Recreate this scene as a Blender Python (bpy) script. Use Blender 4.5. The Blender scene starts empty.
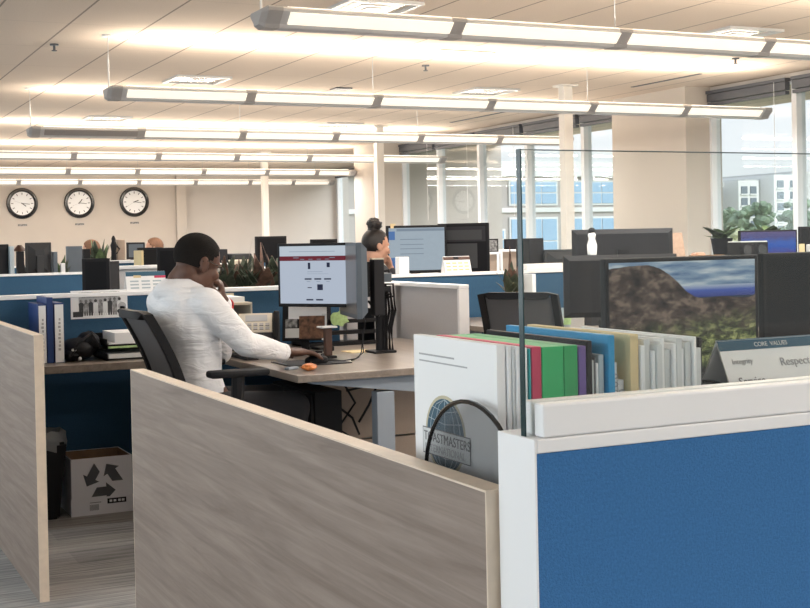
import bpy, bmesh, math, random
from mathutils import Vector, Matrix, Euler
random.seed(7)
PI = math.pi
SC = bpy.context.scene
COL = SC.collection
V = Vector

# ------------------------------------------------------------------ camera
def make_camera():
    f, cx, cy = 1267.57, 388.2, 255.8
    yaw, pi, ro = math.radians(25.359), math.radians(-0.723), math.radians(-1.144)
    fw = V((math.sin(yaw)*math.cos(pi), math.cos(yaw)*math.cos(pi), math.sin(pi)))
    r = V((math.cos(yaw), -math.sin(yaw), 0)); u = r.cross(fw)
    r2 = r*math.cos(ro)+u*math.sin(ro); u2 = u*math.cos(ro)-r*math.sin(ro)
    m = Matrix((r2, u2, -fw)).transposed().to_4x4()
    m.translation = V((0, 0, 1.3))
    cd = bpy.data.cameras.new('camera'); co = bpy.data.objects.new('camera', cd); COL.objects.link(co)
    cd.sensor_fit = 'HORIZONTAL'; cd.sensor_width = 36; cd.lens = f*36/810
    cd.shift_x = (405-cx)/810; cd.shift_y = (cy-304)/810
    cd.clip_start = 0.05; cd.clip_end = 500
    co.matrix_world = m; SC.camera = co
make_camera()

SC.view_settings.view_transform = 'Standard'; SC.view_settings.look = 'None'; SC.view_settings.gamma = 1; SC.view_settings.use_curve_mapping = False
SC.view_settings.exposure = .58
# ------------------------------------------------------------------ materials
def nmat(name):
    m = bpy.data.materials.new(name); m.use_nodes = True
    nt = m.node_tree; b = nt.nodes['Principled BSDF']
    return m, nt, b
def N(nt, t, **kw):
    n = nt.nodes.new(t)
    for k, v in kw.items():
        if k in n.inputs: n.inputs[k].default_value = v
        else: setattr(n, k, v)
    return n
def L(nt, a, b): nt.links.new(a, b)
def mat(name, col, rough=.5, metal=0, var=0, vscale=30, bump=0, bscale=200, emit=0, ecol=None, spec=.5):
    m, nt, b = nmat(name)
    c = (*col, 1)
    b.inputs['Base Color'].default_value = c; b.inputs['Roughness'].default_value = rough
    b.inputs['Metallic'].default_value = metal; b.inputs['Specular IOR Level'].default_value = spec
    tc = N(nt, 'ShaderNodeTexCoord')
    if var:
        n = N(nt, 'ShaderNodeTexNoise', Scale=vscale, Detail=4.0); L(nt, tc.outputs['Object'], n.inputs['Vector'])
        r = N(nt, 'ShaderNodeValToRGB')
        r.color_ramp.elements[0].color = tuple(x*(1-var) for x in col)+(1,); r.color_ramp.elements[1].color = tuple(min(1, x*(1+var)) for x in col)+(1,)
        r.color_ramp.elements[0].position = .3; r.color_ramp.elements[1].position = .7
        L(nt, n.outputs['Fac'], r.inputs['Fac']); L(nt, r.outputs['Color'], b.inputs['Base Color'])
    if bump:
        n2 = N(nt, 'ShaderNodeTexNoise', Scale=bscale, Detail=3.0); L(nt, tc.outputs['Object'], n2.inputs['Vector'])
        bp = N(nt, 'ShaderNodeBump', Strength=bump, Distance=.01); L(nt, n2.outputs['Fac'], bp.inputs['Height']); L(nt, bp.outputs['Normal'], b.inputs['Normal'])
    if emit:
        b.inputs['Emission Color'].default_value = (*(ecol or col), 1); b.inputs['Emission Strength'].default_value = emit
    return m
def ramp(nt, stops, interp='LINEAR'):
    r = N(nt, 'ShaderNodeValToRGB'); e = r.color_ramp.elements; r.color_ramp.interpolation = interp
    e[0].position, e[0].color = stops[0][0], (*stops[0][1], 1)
    e[1].position, e[1].color = stops[-1][0], (*stops[-1][1], 1)
    for p, c in stops[1:-1]:
        k = e.new(p); k.color = (*c, 1)
    return r
def math_(nt, op, a, b=None, c=None):
    n = N(nt, 'ShaderNodeMath', operation=op)
    for i, x in enumerate((a, b, c)):
        if x is None: continue
        if isinstance(x, (int, float)): n.inputs[i].default_value = x
        else: L(nt, x, n.inputs[i])
    return n.outputs[0]

def wood_mat(name, dark, light, axis_scale=(14, 1.1, 22), rough=.45):
    m, nt, b = nmat(name); tc = N(nt, 'ShaderNodeTexCoord')
    mp = N(nt, 'ShaderNodeMapping'); mp.inputs['Scale'].default_value = axis_scale; L(nt, tc.outputs['Object'], mp.inputs['Vector'])
    n0 = N(nt, 'ShaderNodeTexNoise', Scale=1.2, Detail=3.0); L(nt, mp.outputs[0], n0.inputs['Vector'])
    mx = N(nt, 'ShaderNodeVectorMath', operation='MULTIPLY_ADD'); L(nt, n0.outputs['Color'], mx.inputs[0]); mx.inputs[1].default_value = (1.2, 1.2, 1.2); L(nt, mp.outputs[0], mx.inputs[2])
    n1 = N(nt, 'ShaderNodeTexNoise', Scale=2.2, Detail=7.0, Roughness=.65); L(nt, mx.outputs[0], n1.inputs['Vector'])
    r = ramp(nt, [(.3, dark), (.5, tuple((a+c)/2 for a, c in zip(dark, light))), (.68, light)])
    L(nt, n1.outputs['Fac'], r.inputs['Fac']); L(nt, r.outputs['Color'], b.inputs['Base Color'])
    b.inputs['Roughness'].default_value = rough
    return m
M = {}
M['wood'] = wood_mat('grey laminate', (.185, .14, .115), (.325, .26, .22), (9, .9, 19))
M['desk'] = wood_mat('desk laminate', (.19, .155, .13), (.30, .255, .215), (14, 1.2, 14), .3)
M['band'] = mat('edge band', (.72, .60, .48), .5, var=.05, vscale=40)
M['fab_blue'] = mat('blue fabric', (.056, .18, .41), .95, var=.12, vscale=260, bump=.35, bscale=500, spec=.1)
M['fab_teal'] = mat('dark blue fabric', (.045, .108, .19), .95, var=.12, vscale=260, bump=.3, bscale=500, spec=.1)
M['fab_grey'] = mat('grey fabric', (.52, .51, .52), .9, var=.05, vscale=250, bump=.2, bscale=500, spec=.1)
M['fab_beige'] = mat('beige fabric', (.42, .34, .28), .9, var=.05, vscale=250, bump=.2, bscale=500, spec=.1)
M['cap'] = mat('white metal cap', (.87, .87, .88), .4)
M['white'] = mat('white plastic', (.78, .78, .77), .45)
M['cream'] = mat('cream plastic', (.62, .56, .45), .45)
M['paper'] = mat('paper', (.86, .865, .87), .8)
M['paper2'] = mat('paper greyish', (.66, .68, .68), .8)
M['ink'] = mat('grey ink', (.16, .16, .17), .8)
M['lightink'] = mat('light grey ink', (.42, .42, .43), .8)
M['black'] = mat('black plastic', (.012, .012, .014), .55, spec=.22)
M['black2'] = mat('dark grey plastic', (.024, .024, .028), .6, spec=.22)
M['glossblack'] = mat('glossy black', (.006, .006, .007), .15)
M['darkgrey'] = mat('charcoal', (.05, .052, .056), .65, spec=.25)
M['bezelgrey'] = mat('blue grey plastic', (.10, .125, .155), .35)
M['alu'] = mat('painted aluminium', (.55, .55, .55), .35, .2)
M['mull'] = mat('white window metal', (.72, .74, .77), .4)
M['darkmetal'] = mat('dark metal', (.10, .105, .12), .45, .3)
M['sep'] = mat('grey end cap', (.38, .365, .36), .5)
M['steel'] = mat('grey blue steel', (.30, .34, .39), .4, .2)
M['wall'] = mat('beige wall paint', (.52, .47, .42), .9, var=.03, vscale=2, spec=.2)
M['wall2'] = mat('pale wall paint', (.555, .515, .48), .9, var=.03, vscale=2, spec=.2)
M['pole'] = mat('cream pole', (.68, .645, .60), .5)
M['carton'] = mat('brown cardboard', (.25, .15, .085), .9, var=.1, vscale=30)
M['cartonwhite'] = mat('white printed card', (.80, .80, .84), .75)
M['plaque'] = mat('pinkish board', (.45, .31, .23), .8, var=.15, vscale=60)
M['taupe'] = mat('dim grey screen', (.13, .12, .115), .3)  # glancing reflection on the screen put into its base colour
M['skin'] = mat('brown skin', (.10, .044, .027), .5, var=.12, vscale=25)
M['skin2'] = mat('light skin', (.50, .27, .18), .5, var=.06, vscale=25)
M['nail'] = mat('nail', (.36, .2, .15), .4)
M['hair'] = mat('black hair', (.013, .011, .010), .9, var=.4, vscale=300, bump=.6, bscale=500, spec=.2)
M['hairbrown'] = mat('brown hair', (.13, .06, .03), .7, var=.3, vscale=120)
M['hairdark'] = mat('dark brown hair', (.012, .008, .007), .5, var=.4, vscale=150, bump=.4, bscale=150)
def shirt_mat():
    m, nt, b = nmat('white cotton'); b.inputs['Base Color'].default_value = (.87, .875, .90, 1); b.inputs['Roughness'].default_value = .9
    b.inputs['Specular IOR Level'].default_value = .1
    tc = N(nt, 'ShaderNodeTexCoord'); mp = N(nt, 'ShaderNodeMapping'); mp.inputs['Scale'].default_value = (5, 5, 15); mp.inputs['Rotation'].default_value = (.4, .5, 0)
    L(nt, tc.outputs['Object'], mp.inputs['Vector'])
    n = N(nt, 'ShaderNodeTexNoise', Scale=1.6, Detail=3.0, Distortion=.9); L(nt, mp.outputs[0], n.inputs['Vector'])
    bp = N(nt, 'ShaderNodeBump', Strength=.55, Distance=.03); L(nt, n.outputs['Fac'], bp.inputs['Height']); L(nt, bp.outputs['Normal'], b.inputs['Normal'])
    return m
M['shirt'] = shirt_mat()
M['trouser'] = mat('charcoal cloth', (.022, .022, .026), .95, bump=.3, bscale=300)
M['knit'] = mat('dark knit', (.05, .05, .06), .95, bump=.3, bscale=200)
M['ltblue'] = mat('light blue cloth', (.35, .48, .62), .95)
M['eye'] = mat('eye white', (.7, .68, .64), .3)
M['red'] = mat('red plastic', (.62, .02, .03), .4)
M['orange'] = mat('orange wrapper', (.65, .22, .06), .4, var=.3, vscale=60, bump=.6, bscale=60)
M['yellow'] = mat('yellow paper', (.72, .62, .28), .8)
M['manila'] = mat('manila card', (.72, .58, .33), .8)
M['greennote'] = mat('pale green paper', (.45, .66, .30), .8, var=.15, vscale=60)
M['f_green'] = mat('green folder', (.02, .42, .13), .55)
M['f_green2'] = mat('deep green folder', (.015, .34, .10), .55)
M['f_red'] = mat('red folder', (.55, .035, .10), .55)
M['f_purple'] = mat('purple folder', (.13, .075, .28), .55)
M['f_blue'] = mat('cyan blue folder', (.01, .28, .56), .5)
M['f_teal'] = mat('teal folder', (.02, .36, .38), .5)
M['f_grey'] = mat('grey blue folder', (.42, .50, .55), .5)
M['binderblue'] = mat('blue binder', (.010, .04, .17), .5)
M['header'] = mat('slate blue print', (.03, .10, .16), .7)
M['teal'] = mat('teal print', (.035, .10, .15), .6)
M['sand'] = mat('sand print', (.55, .50, .36), .7)
M['brownplastic'] = mat('brown wood block', (.075, .032, .02), .5)
M['pic1'] = mat('picture brown', (.16, .075, .04), .6, var=.7, vscale=40)
M['pic2'] = mat('picture grey', (.20, .20, .20), .6, var=.9, vscale=50)
M['logogrey'] = mat('recycling grey', (.10, .10, .11), .8)
M['leaf'] = mat('dark green leaf', (.055, .07, .045), .6, var=.5, vscale=30)
M['leafred'] = mat('reddish leaf', (.11, .06, .042), .6, var=.5, vscale=30)
M['leafb'] = mat('mid green leaf', (.10, .16, .07), .6, var=.4, vscale=30)
M['tree1'] = mat('tree leaves', (.26, .34, .23), .8, var=.5, vscale=1.5)
M['tree2'] = mat('dry tree leaves', (.52, .53, .34), .8, var=.4, vscale=1.5)
M['bark'] = mat('bark', (.12, .08, .05), .9)
M['ground'] = mat('ground', (.30, .33, .20), .95, var=.3, vscale=.3)
M['terrace'] = mat('pale retaining wall', (.68, .58, .50), .9)
M['bld_tan'] = mat('tan cladding', (.50, .46, .44), .85, var=.04, vscale=.5)
M['bld_white'] = mat('white render', (.84, .83, .82), .85)
M['bld_grey'] = mat('grey render', (.62, .61, .60), .85)
M['bld_glass'] = mat('blue window glass', (.36, .54, .74), .3, .0)
M['bld_dark'] = mat('dark window glass', (.20, .24, .28), .2)
M['liner'] = mat('grey bin liner', (.20, .21, .22), .35, bump=.5, bscale=30)
M['ledge'] = mat('stone grey', (.30, .30, .31), .6)

def ceiling_mat():
    m, nt, b = nmat('ceiling tiles'); tc = N(nt, 'ShaderNodeTexCoord'); s = N(nt, 'ShaderNodeSeparateXYZ'); L(nt, tc.outputs['Object'], s.inputs[0])
    def line(o, off, pitch, w):
        a = math_(nt, 'ADD', o, -off); a = math_(nt, 'DIVIDE', a, pitch); a = math_(nt, 'FRACT', a); a = math_(nt, 'SUBTRACT', a, .5); a = math_(nt, 'ABSOLUTE', a)
        return math_(nt, 'GREATER_THAN', a, .5-w/pitch/2)
    lx = line(s.outputs[0], 1.665, .567, .016); ly = line(s.outputs[1], 7.2, .567*2, .012)
    ly = math_(nt, 'MULTIPLY', ly, .25)
    l = math_(nt, 'MAXIMUM', lx, ly)
    n = N(nt, 'ShaderNodeTexNoise', Scale=90.0, Detail=4.0); L(nt, tc.outputs['Object'], n.inputs['Vector'])
    r = ramp(nt, [(.3, (.69, .585, .49)), (.7, (.75, .64, .54))]); L(nt, n.outputs['Fac'], r.inputs['Fac'])
    mx = N(nt, 'ShaderNodeMixRGB'); L(nt, l, mx.inputs[0]); L(nt, r.outputs[0], mx.inputs[1]); mx.inputs[2].default_value = (.33, .27, .23, 1)
    L(nt, mx.outputs[0], b.inputs['Base Color']); b.inputs['Roughness'].default_value = .95; b.inputs['Specular IOR Level'].default_value = .1
    return m
M['ceil'] = ceiling_mat()
def carpet_mat():
    m, nt, b = nmat('carpet tiles'); tc = N(nt, 'ShaderNodeTexCoord')
    mp = N(nt, 'ShaderNodeMapping'); mp.inputs['Scale'].default_value = (2.2, 60, 1); L(nt, tc.outputs['Object'], mp.inputs['Vector'])
    n = N(nt, 'ShaderNodeTexNoise', Scale=1.0, Detail=6.0, Roughness=.7); L(nt, mp.outputs[0], n.inputs['Vector'])
    r = ramp(nt, [(.28, (.18, .183, .187)), (.5, (.35, .353, .36)), (.72, (.55, .555, .565))]); L(nt, n.outputs['Fac'], r.inputs['Fac'])
    ck = N(nt, 'ShaderNodeTexBrick'); ck.inputs['Scale'].default_value = 1.0; ck.inputs['Mortar Size'].default_value = .0
    ck.inputs['Brick Width'].default_value = .9; ck.inputs['Row Height'].default_value = .23; ck.inputs['Color1'].default_value = (.75, .75, .75, 1); ck.inputs['Color2'].default_value = (1.2, 1.18, 1.15, 1)
    L(nt, tc.outputs['Object'], ck.inputs['Vector'])
    mx = N(nt, 'ShaderNodeMixRGB', blend_type='MULTIPLY'); mx.inputs[0].default_value = 1; L(nt, r.outputs[0], mx.inputs[1]); L(nt, ck.outputs['Color'], mx.inputs[2])
    n2 = N(nt, 'ShaderNodeTexNoise', Scale=350.0); L(nt, tc.outputs['Object'], n2.inputs['Vector'])
    bp = N(nt, 'ShaderNodeBump', Strength=.6, Distance=.01); L(nt, n2.outputs['Fac'], bp.inputs['Height']); L(nt, bp.outputs['Normal'], b.inputs['Normal'])
    L(nt, mx.outputs[0], b.inputs['Base Color']); b.inputs['Roughness'].default_value = 1; b.inputs['Specular IOR Level'].default_value = 0
    return m
M['carpet'] = carpet_mat()
def glass_mat(name, tint, ior, haze=0, boost=1.0):
    m, nt, b = nmat(name); nt.nodes.remove(b); out = nt.nodes['Material Output']
    t = N(nt, 'ShaderNodeBsdfTransparent'); t.inputs[0].default_value = (*tint, 1)
    g = N(nt, 'ShaderNodeBsdfGlossy'); g.inputs['Roughness'].default_value = .0
    lw = N(nt, 'ShaderNodeLayerWeight'); lw.inputs['Blend'].default_value = .5
    f0 = ((ior-1)/(ior+1))**2
    p5 = math_(nt, 'POWER', lw.outputs['Facing'], 5.0)          # Schlick, the same on either face of the pane
    fac = math_(nt, 'MULTIPLY_ADD', p5, (1-f0)*boost, f0*boost)
    mx = N(nt, 'ShaderNodeMixShader'); L(nt, fac, mx.inputs[0]); L(nt, t.outputs[0], mx.inputs[1]); L(nt, g.outputs[0], mx.inputs[2])
    last = mx.outputs[0]
    if haze:
        d = N(nt, 'ShaderNodeBsdfDiffuse'); d.inputs[0].default_value = (.8, .82, .82, 1)  # pale diffuse veil stands in for reflections on the glass
        m2 = N(nt, 'ShaderNodeMixShader'); m2.inputs[0].default_value = haze; L(nt, last, m2.inputs[1]); L(nt, d.outputs[0], m2.inputs[2]); last = m2.outputs[0]
    L(nt, last, out.inputs[0])
    return m
M['pane'] = glass_mat('window glass', (.93, .96, .97), 1.5, 0, 1.0)
M['screenglass'] = glass_mat('partition glass', (.955, .97, .965), 1.3, .018, .6)
M['glasstop'] = mat('pale glass top edge', (.16, .21, .21), .2)
M['glassedge'] = mat('green glass edge', (.006, .034, .038), .2)
def mesh_mat():
    m, nt, b = nmat('black mesh'); out = nt.nodes['Material Output']
    b.inputs['Base Color'].default_value = (.07, .07, .075, 1); b.inputs['Roughness'].default_value = .6
    t = N(nt, 'ShaderNodeBsdfTransparent'); tc = N(nt, 'ShaderNodeTexCoord')
    mx = N(nt, 'ShaderNodeMixShader'); mx.inputs[0].default_value = .30
    L(nt, t.outputs[0], mx.inputs[1]); L(nt, b.outputs[0], mx.inputs[2]); L(nt, mx.outputs[0], out.inputs[0])
    return m
M['wiremesh'] = mesh_mat()
M['chairmesh'] = mat('grey chair mesh', (.12, .12, .125), .8, bump=.5, bscale=700)
M['screenoff'] = mat('dark screen', (.008, .008, .010), .5, spec=.15)
M['lens'] = mat('lit diffuser', (.8, .78, .74), .5, emit=.50, ecol=(1, .90, .76))
M['lensoff'] = mat('unlit diffuser', (.30, .28, .27), .5)
M['uplens'] = mat('lit upper lens', (.8, .8, .8), .5, emit=1.0, ecol=(1, .92, .8))
M['diffuserwhite'] = mat('bright metal louvre', (.85, .80, .74), .25, .6)

def screen_mat(name, kind):
    m, nt, b = nmat(name); b.inputs['Base Color'].default_value = (.006, .006, .008, 1); b.inputs['Roughness'].default_value = .5; b.inputs['Specular IOR Level'].default_value = .12
    uv = N(nt, 'ShaderNodeTexCoord'); s = N(nt, 'ShaderNodeSeparateXYZ'); L(nt, uv.outputs['UV'], s.inputs[0]); U, W = s.outputs[0], s.outputs[1]
    n = N(nt, 'ShaderNodeTexNoise', Scale=9.0, Detail=8.0, Roughness=.7); L(nt, uv.outputs['UV'], n.inputs['Vector'])
    if kind == 'mountain':
        nm = N(nt, 'ShaderNodeMapping'); nm.inputs['Scale'].default_value = (2.2, 7, 1); L(nt, uv.outputs['UV'], nm.inputs[0])
        cn = N(nt, 'ShaderNodeTexNoise', Scale=1.6, Detail=5.0); L(nt, nm.outputs[0], cn.inputs['Vector'])
        sky = ramp(nt, [(.35, (.07, .13, .24)), (.5, (.22, .30, .38)), (.62, (.45, .50, .52))]); L(nt, cn.outputs['Fac'], sky.inputs['Fac'])
        # band of distant blue ridge
        low = ramp(nt, [(.655, (.02, .035, .05)), (.665, (.035, .05, .20)), (.72, (.05, .09, .33)), (.78, (.40, .46, .50)), (.80, (1, 1, 1))]); L(nt, W, low.inputs['Fac'])
        fb = N(nt, 'ShaderNodeMixRGB'); lt = math_(nt, 'LESS_THAN', W, .77); L(nt, lt, fb.inputs[0]); L(nt, sky.outputs[0], fb.inputs[1]); L(nt, low.outputs[0], fb.inputs[2])
        hill = ramp(nt, [(.38, (.010, .008, .007)), (.5, (.06, .042, .032)), (.6, (.17, .125, .095))]); L(nt, n.outputs['Fac'], hill.inputs['Fac'])
        n2 = N(nt, 'ShaderNodeTexNoise', Scale=17.0, Detail=8.0, Roughness=.8); L(nt, uv.outputs['UV'], n2.inputs['Vector'])
        bush = ramp(nt, [(.40, (.008, .012, .006)), (.5, (.06, .075, .03)), (.6, (.34, .36, .14))]); L(nt, n2.outputs['Fac'], bush.inputs['Fac'])
        bm = ramp(nt, [(.20, (1, 1, 1)), (.46, (0, 0, 0))]); nn = math_(nt, 'MULTIPLY', n.outputs['Fac'], .2); wv = math_(nt, 'ADD', W, nn); wv = math_(nt, 'SUBTRACT', wv, .1); uu = math_(nt, 'MULTIPLY', U, -.16); wv = math_(nt, 'ADD', wv, uu); wv = math_(nt, 'ADD', wv, .04); L(nt, wv, bm.inputs['Fac'])
        hb = N(nt, 'ShaderNodeMixRGB'); L(nt, bm.outputs[0], hb.inputs[0]); L(nt, hill.outputs[0], hb.inputs[1]); L(nt, bush.outputs[0], hb.inputs[2])
        rid = N(nt, 'ShaderNodeFloatCurve'); cu = rid.mapping.curves[0]
        for i, (x, y) in enumerate([(0, .93), (.12, 1.0), (.2, .955), (.28, .95), (.36, .90), (.45, .80), (.52, .70), (.6, .64), (.75, .645), (1, .655)]):
            if i == 0: cu.points[0].location = (x, y)
            elif i == 9: cu.points[1].location = (x, y)
            else: cu.points.new(x, y)
        rid.mapping.update(); L(nt, U, rid.inputs['Value'])
        nr = math_(nt, 'MULTIPLY', n2.outputs['Fac'], .03); e = math_(nt, 'ADD', rid.outputs[0], nr)
        msk = math_(nt, 'LESS_THAN', W, e)
        fin = N(nt, 'ShaderNodeMixRGB'); L(nt, msk, fin.inputs[0]); L(nt, fb.outputs[0], fin.inputs[1]); L(nt, hb.outputs[0], fin.inputs[2])
        col = fin.outputs[0]; st = .62
    elif kind == 'lake':
        r = ramp(nt, [(.0, (.02, .02, .05)), (.25, (.10, .09, .38)), (.45, (.02, .12, .55)), (.6, (.05, .16, .6)), (.8, (.10, .10, .30)), (1, (.16, .13, .30))])
        nn = math_(nt, 'MULTIPLY', n.outputs['Fac'], .5); wv = math_(nt, 'ADD', W, nn); wv = math_(nt, 'SUBTRACT', wv, .25); L(nt, wv, r.inputs['Fac']); col = r.outputs[0]; st = .5
    elif kind == 'office':
        r = ramp(nt, [(.0, (.32, .39, .45)), (1, (.38, .46, .52))]); L(nt, n.outputs['Fac'], r.inputs['Fac']); col = r.outputs[0]; st = .62
    L(nt, col, b.inputs['Emission Color']); b.inputs['Emission Strength'].default_value = st
    return m
M['scr_mountain'] = screen_mat('landscape screen', 'mountain')
M['scr_lake'] = screen_mat('blue screen', 'lake')
M['scr_office'] = screen_mat('pale screen', 'office')
M['scr_page'] = mat('web page screen', (.02, .02, .02), .6, spec=.08, emit=.42, ecol=(.66, .75, .90))
M['scr_top'] = mat('web page header', (.02, .02, .02), .6, spec=.08, emit=.42, ecol=(.74, .84, .95))
M['scr_red'] = mat('web page red bar', (.02, .01, .01), .6, spec=.08, emit=.5, ecol=(.17, .02, .035))
M['scr_dark'] = mat('web page dark picture', (.01, .012, .02), .6, spec=.08, emit=.3, ecol=(.03, .04, .09))
M['scr_blue'] = mat('screen blue button', (.01, .012, .02), .6, spec=.08, emit=.5, ecol=(.10, .22, .50))
M['scr_line'] = mat('screen text', (.01, .012, .02), .6, spec=.08, emit=.5, ecol=(.26, .33, .40))

# ------------------------------------------------------------------ mesh builder
class MB:
    def __init__(s): s.bm = bmesh.new(); s.uv = s.bm.loops.layers.uv.new('UVMap')
    def _tag(s, faces, mi):
        for f in faces: f.material_index = mi
    def box(s, x0, x1, y0, y1, z0, z1, bev=0, mi=0, T=None):
        vs = [s.bm.verts.new((x, y, z)) for x in (x0, x1) for y in (y0, y1) for z in (z0, z1)]
        fs = [s.bm.faces.new([vs[i] for i in q]) for q in ((0, 1, 3, 2), (4, 6, 7, 5), (0, 4, 5, 1), (2, 3, 7, 6), (0, 2, 6, 4), (1, 5, 7, 3))]
        s._tag(fs, mi)
        if bev:
            es = list({e for f in fs for e in f.edges})
            r = bmesh.ops.bevel(s.bm, geom=es, offset=bev, segments=2, affect='EDGES', profile=.5)
            s._tag(r['faces'], mi); vs = list({v for f in r['faces'] for v in f.verts} | {v for v in vs if v.is_valid})
        if T is not None: bmesh.ops.transform(s.bm, matrix=T, verts=vs)
        return s
    def cbox(s, c, d, rot=(0, 0, 0), bev=0, mi=0):
        T = Matrix.Translation(c) @ Euler(rot).to_matrix().to_4x4()
        return s.box(-d[0]/2, d[0]/2, -d[1]/2, d[1]/2, -d[2]/2, d[2]/2, bev, mi, T)
    def cyl(s, p0, p1, r0, r1=None, seg=14, mi=0):
        p0, p1 = V(p0), V(p1); r1 = r0 if r1 is None else r1
        d = p1-p0; q = d.to_track_quat('Z', 'Y').to_matrix()
        rings = []
        for p, r in ((p0, r0), (p1, r1)):
            rings.append([s.bm.verts.new(p+q @ V((r*math.cos(2*PI*i/seg), r*math.sin(2*PI*i/seg), 0))) for i in range(seg)])
        fs = [s.bm.faces.new((rings[0][i], rings[0][(i+1) % seg], rings[1][(i+1) % seg], rings[1][i])) for i in range(seg)]
        fs.append(s.bm.faces.new(rings[0][::-1])); fs.append(s.bm.faces.new(rings[1])); s._tag(fs, mi)
        return s
    def tube(s, pts, r, seg=8, mi=0):
        pts = [V(p) for p in pts]; rings = []
        up = V((0, 0, 1))
        for i, p in enumerate(pts):
            t = (pts[min(i+1, len(pts)-1)]-pts[max(i-1, 0)]).normalized()
            a = t.cross(up)
            if a.length < 1e-3: a = t.cross(V((1, 0, 0)))
            a.normalize(); b = a.cross(t)
            rr = r[i] if isinstance(r, (list, tuple)) else r
            rings.append([s.bm.verts.new(p+a*(rr*math.cos(2*PI*k/seg))+b*(rr*math.sin(2*PI*k/seg))) for k in range(seg)])
        fs = []
        for A, B in zip(rings, rings[1:]):
            fs += [s.bm.faces.new((A[k], A[(k+1) % seg], B[(k+1) % seg], B[k])) for k in range(seg)]
        fs.append(s.bm.faces.new(rings[0][::-1])); fs.append(s.bm.faces.new(rings[-1])); s._tag(fs, mi)
        return s
    def ball(s, c, rad, rot=None, u=16, v=10, mi=0, T=None):
        rad = (rad,)*3 if isinstance(rad, (int, float)) else rad
        m = Matrix.Translation(c) @ (rot.to_4x4() if rot is not None else Matrix.Identity(4)) @ Matrix.Diagonal((*rad, 1))
        r = bmesh.ops.create_uvsphere(s.bm, u_segments=u, v_segments=v, radius=1, matrix=m)
        s._tag({f for vv in r['verts'] for f in vv.link_faces}, mi)
        return s
    def loft(s, rings, mi=0, closed=False):
        R = [[s.bm.verts.new(p) for p in ring] for ring in rings]; n = len(R[0]); fs = []
        for A, B in zip(R, R[1:]): fs += [s.bm.faces.new((A[k], A[(k+1) % n], B[(k+1) % n], B[k])) for k in range(n)]
        if closed: fs += [s.bm.faces.new((R[-1][k], R[-1][(k+1) % n], R[0][(k+1) % n], R[0][k])) for k in range(n)]
        else: fs.append(s.bm.faces.new(R[0][::-1])); fs.append(s.bm.faces.new(R[-1]))
        s._tag(fs, mi)
        return s
    def lathe(s, prof, c=(0, 0, 0), seg=24, mi=0, axis=None, closed=False):
        c = V(c); R = []
        for r, z in prof:
            ring = [V((r*math.cos(2*PI*i/seg), r*math.sin(2*PI*i/seg), z)) for i in range(seg)]
            if axis is not None: ring = [axis @ p for p in ring]
            R.append([p+c for p in ring])
        return s.loft(R, mi, closed)
    def prism(s, poly, T, t0, t1, mi=0):
        """poly in local xy, extruded from z=t0 to t1, moved by T"""
        a = [s.bm.verts.new(T @ V((x, y, t0))) for x, y in poly]; b = [s.bm.verts.new(T @ V((x, y, t1))) for x, y in poly]; n = len(poly)
        fs = [s.bm.faces.new((a[i], a[(i+1) % n], b[(i+1) % n], b[i])) for i in range(n)]
        fs.append(s.bm.faces.new(a[::-1])); fs.append(s.bm.faces.new(b)); s._tag(fs, mi)
        return s
    def quad(s, pts, mi=0, uv=True):
        vs = [s.bm.verts.new(p) for p in pts]; f = s.bm.faces.new(vs); f.material_index = mi
        for l, q in zip(f.loops, ((0, 0), (1, 0), (1, 1), (0, 1))): l[s.uv].uv = q
        return s
    def build(s, name, mats, parent=None, world=False, smooth=False, origin=True, normals=True):
        if normals: bmesh.ops.recalc_face_normals(s.bm, faces=s.bm.faces)
        me = bpy.data.meshes.new(name); o = bpy.data.objects.new(name, me); COL.objects.link(o)
        if parent is not None:
            o.parent = parent
            if world: bmesh.ops.transform(s.bm, matrix=PM[parent.name].inverted(), verts=s.bm.verts)
            PM[o.name] = PM[parent.name].copy()
        else:
            if origin and s.bm.verts:
                xs = [v.co for v in s.bm.verts]
                c = V(((min(p.x for p in xs)+max(p.x for p in xs))/2, (min(p.y for p in xs)+max(p.y for p in xs))/2, min(p.z for p in xs)))
                bmesh.ops.translate(s.bm, verts=s.bm.verts, vec=-c); o.location = c
                PM[o.name] = Matrix.Translation(c)
            else: PM[o.name] = Matrix.Identity(4)
        s.bm.to_mesh(me); s.bm.free()
        for m in (mats if isinstance(mats, (list, tuple)) else [mats]): me.materials.append(M[m])
        if smooth:
            me.polygons.foreach_set('use_smooth', [True]*len(me.polygons))
            try: me.set_sharp_from_angle(angle=math.radians(40))
            except Exception: pass
        return o
PM = {}
def tag(o, label, cat, group=None):
    o['label'] = label; o['category'] = cat
    if group: o['group'] = group
    return o
def thing(name, label, cat, loc=(0, 0, 0), rz=0, group=None):
    o = bpy.data.objects.new(name, None); COL.objects.link(o); o.location = loc; o.rotation_euler = (0, 0, rz); o.empty_display_size = .1
    PM[o.name] = Matrix.Translation(loc) @ Matrix.Rotation(rz, 4, 'Z')
    return tag(o, label, cat, group)
def struct(o): o['kind'] = 'structure'; return o
def sthing(name, loc=(0, 0, 0)):
    o = bpy.data.objects.new(name, None); COL.objects.link(o); o.location = loc; PM[o.name] = Matrix.Translation(loc); o['kind'] = 'structure'; return o
def dup(root, loc, rz, label, group=None):
    r = root.copy(); COL.objects.link(r); r.location = loc; r.rotation_euler = (0, 0, rz); r['label'] = label
    if group: r['group'] = group
    elif 'group' in r: del r['group']
    for ch in list(root.children):
        c = ch.copy(); COL.objects.link(c); c.parent = r
        for g in list(ch.children):
            d = g.copy(); COL.objects.link(d); d.parent = c
    return r
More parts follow.
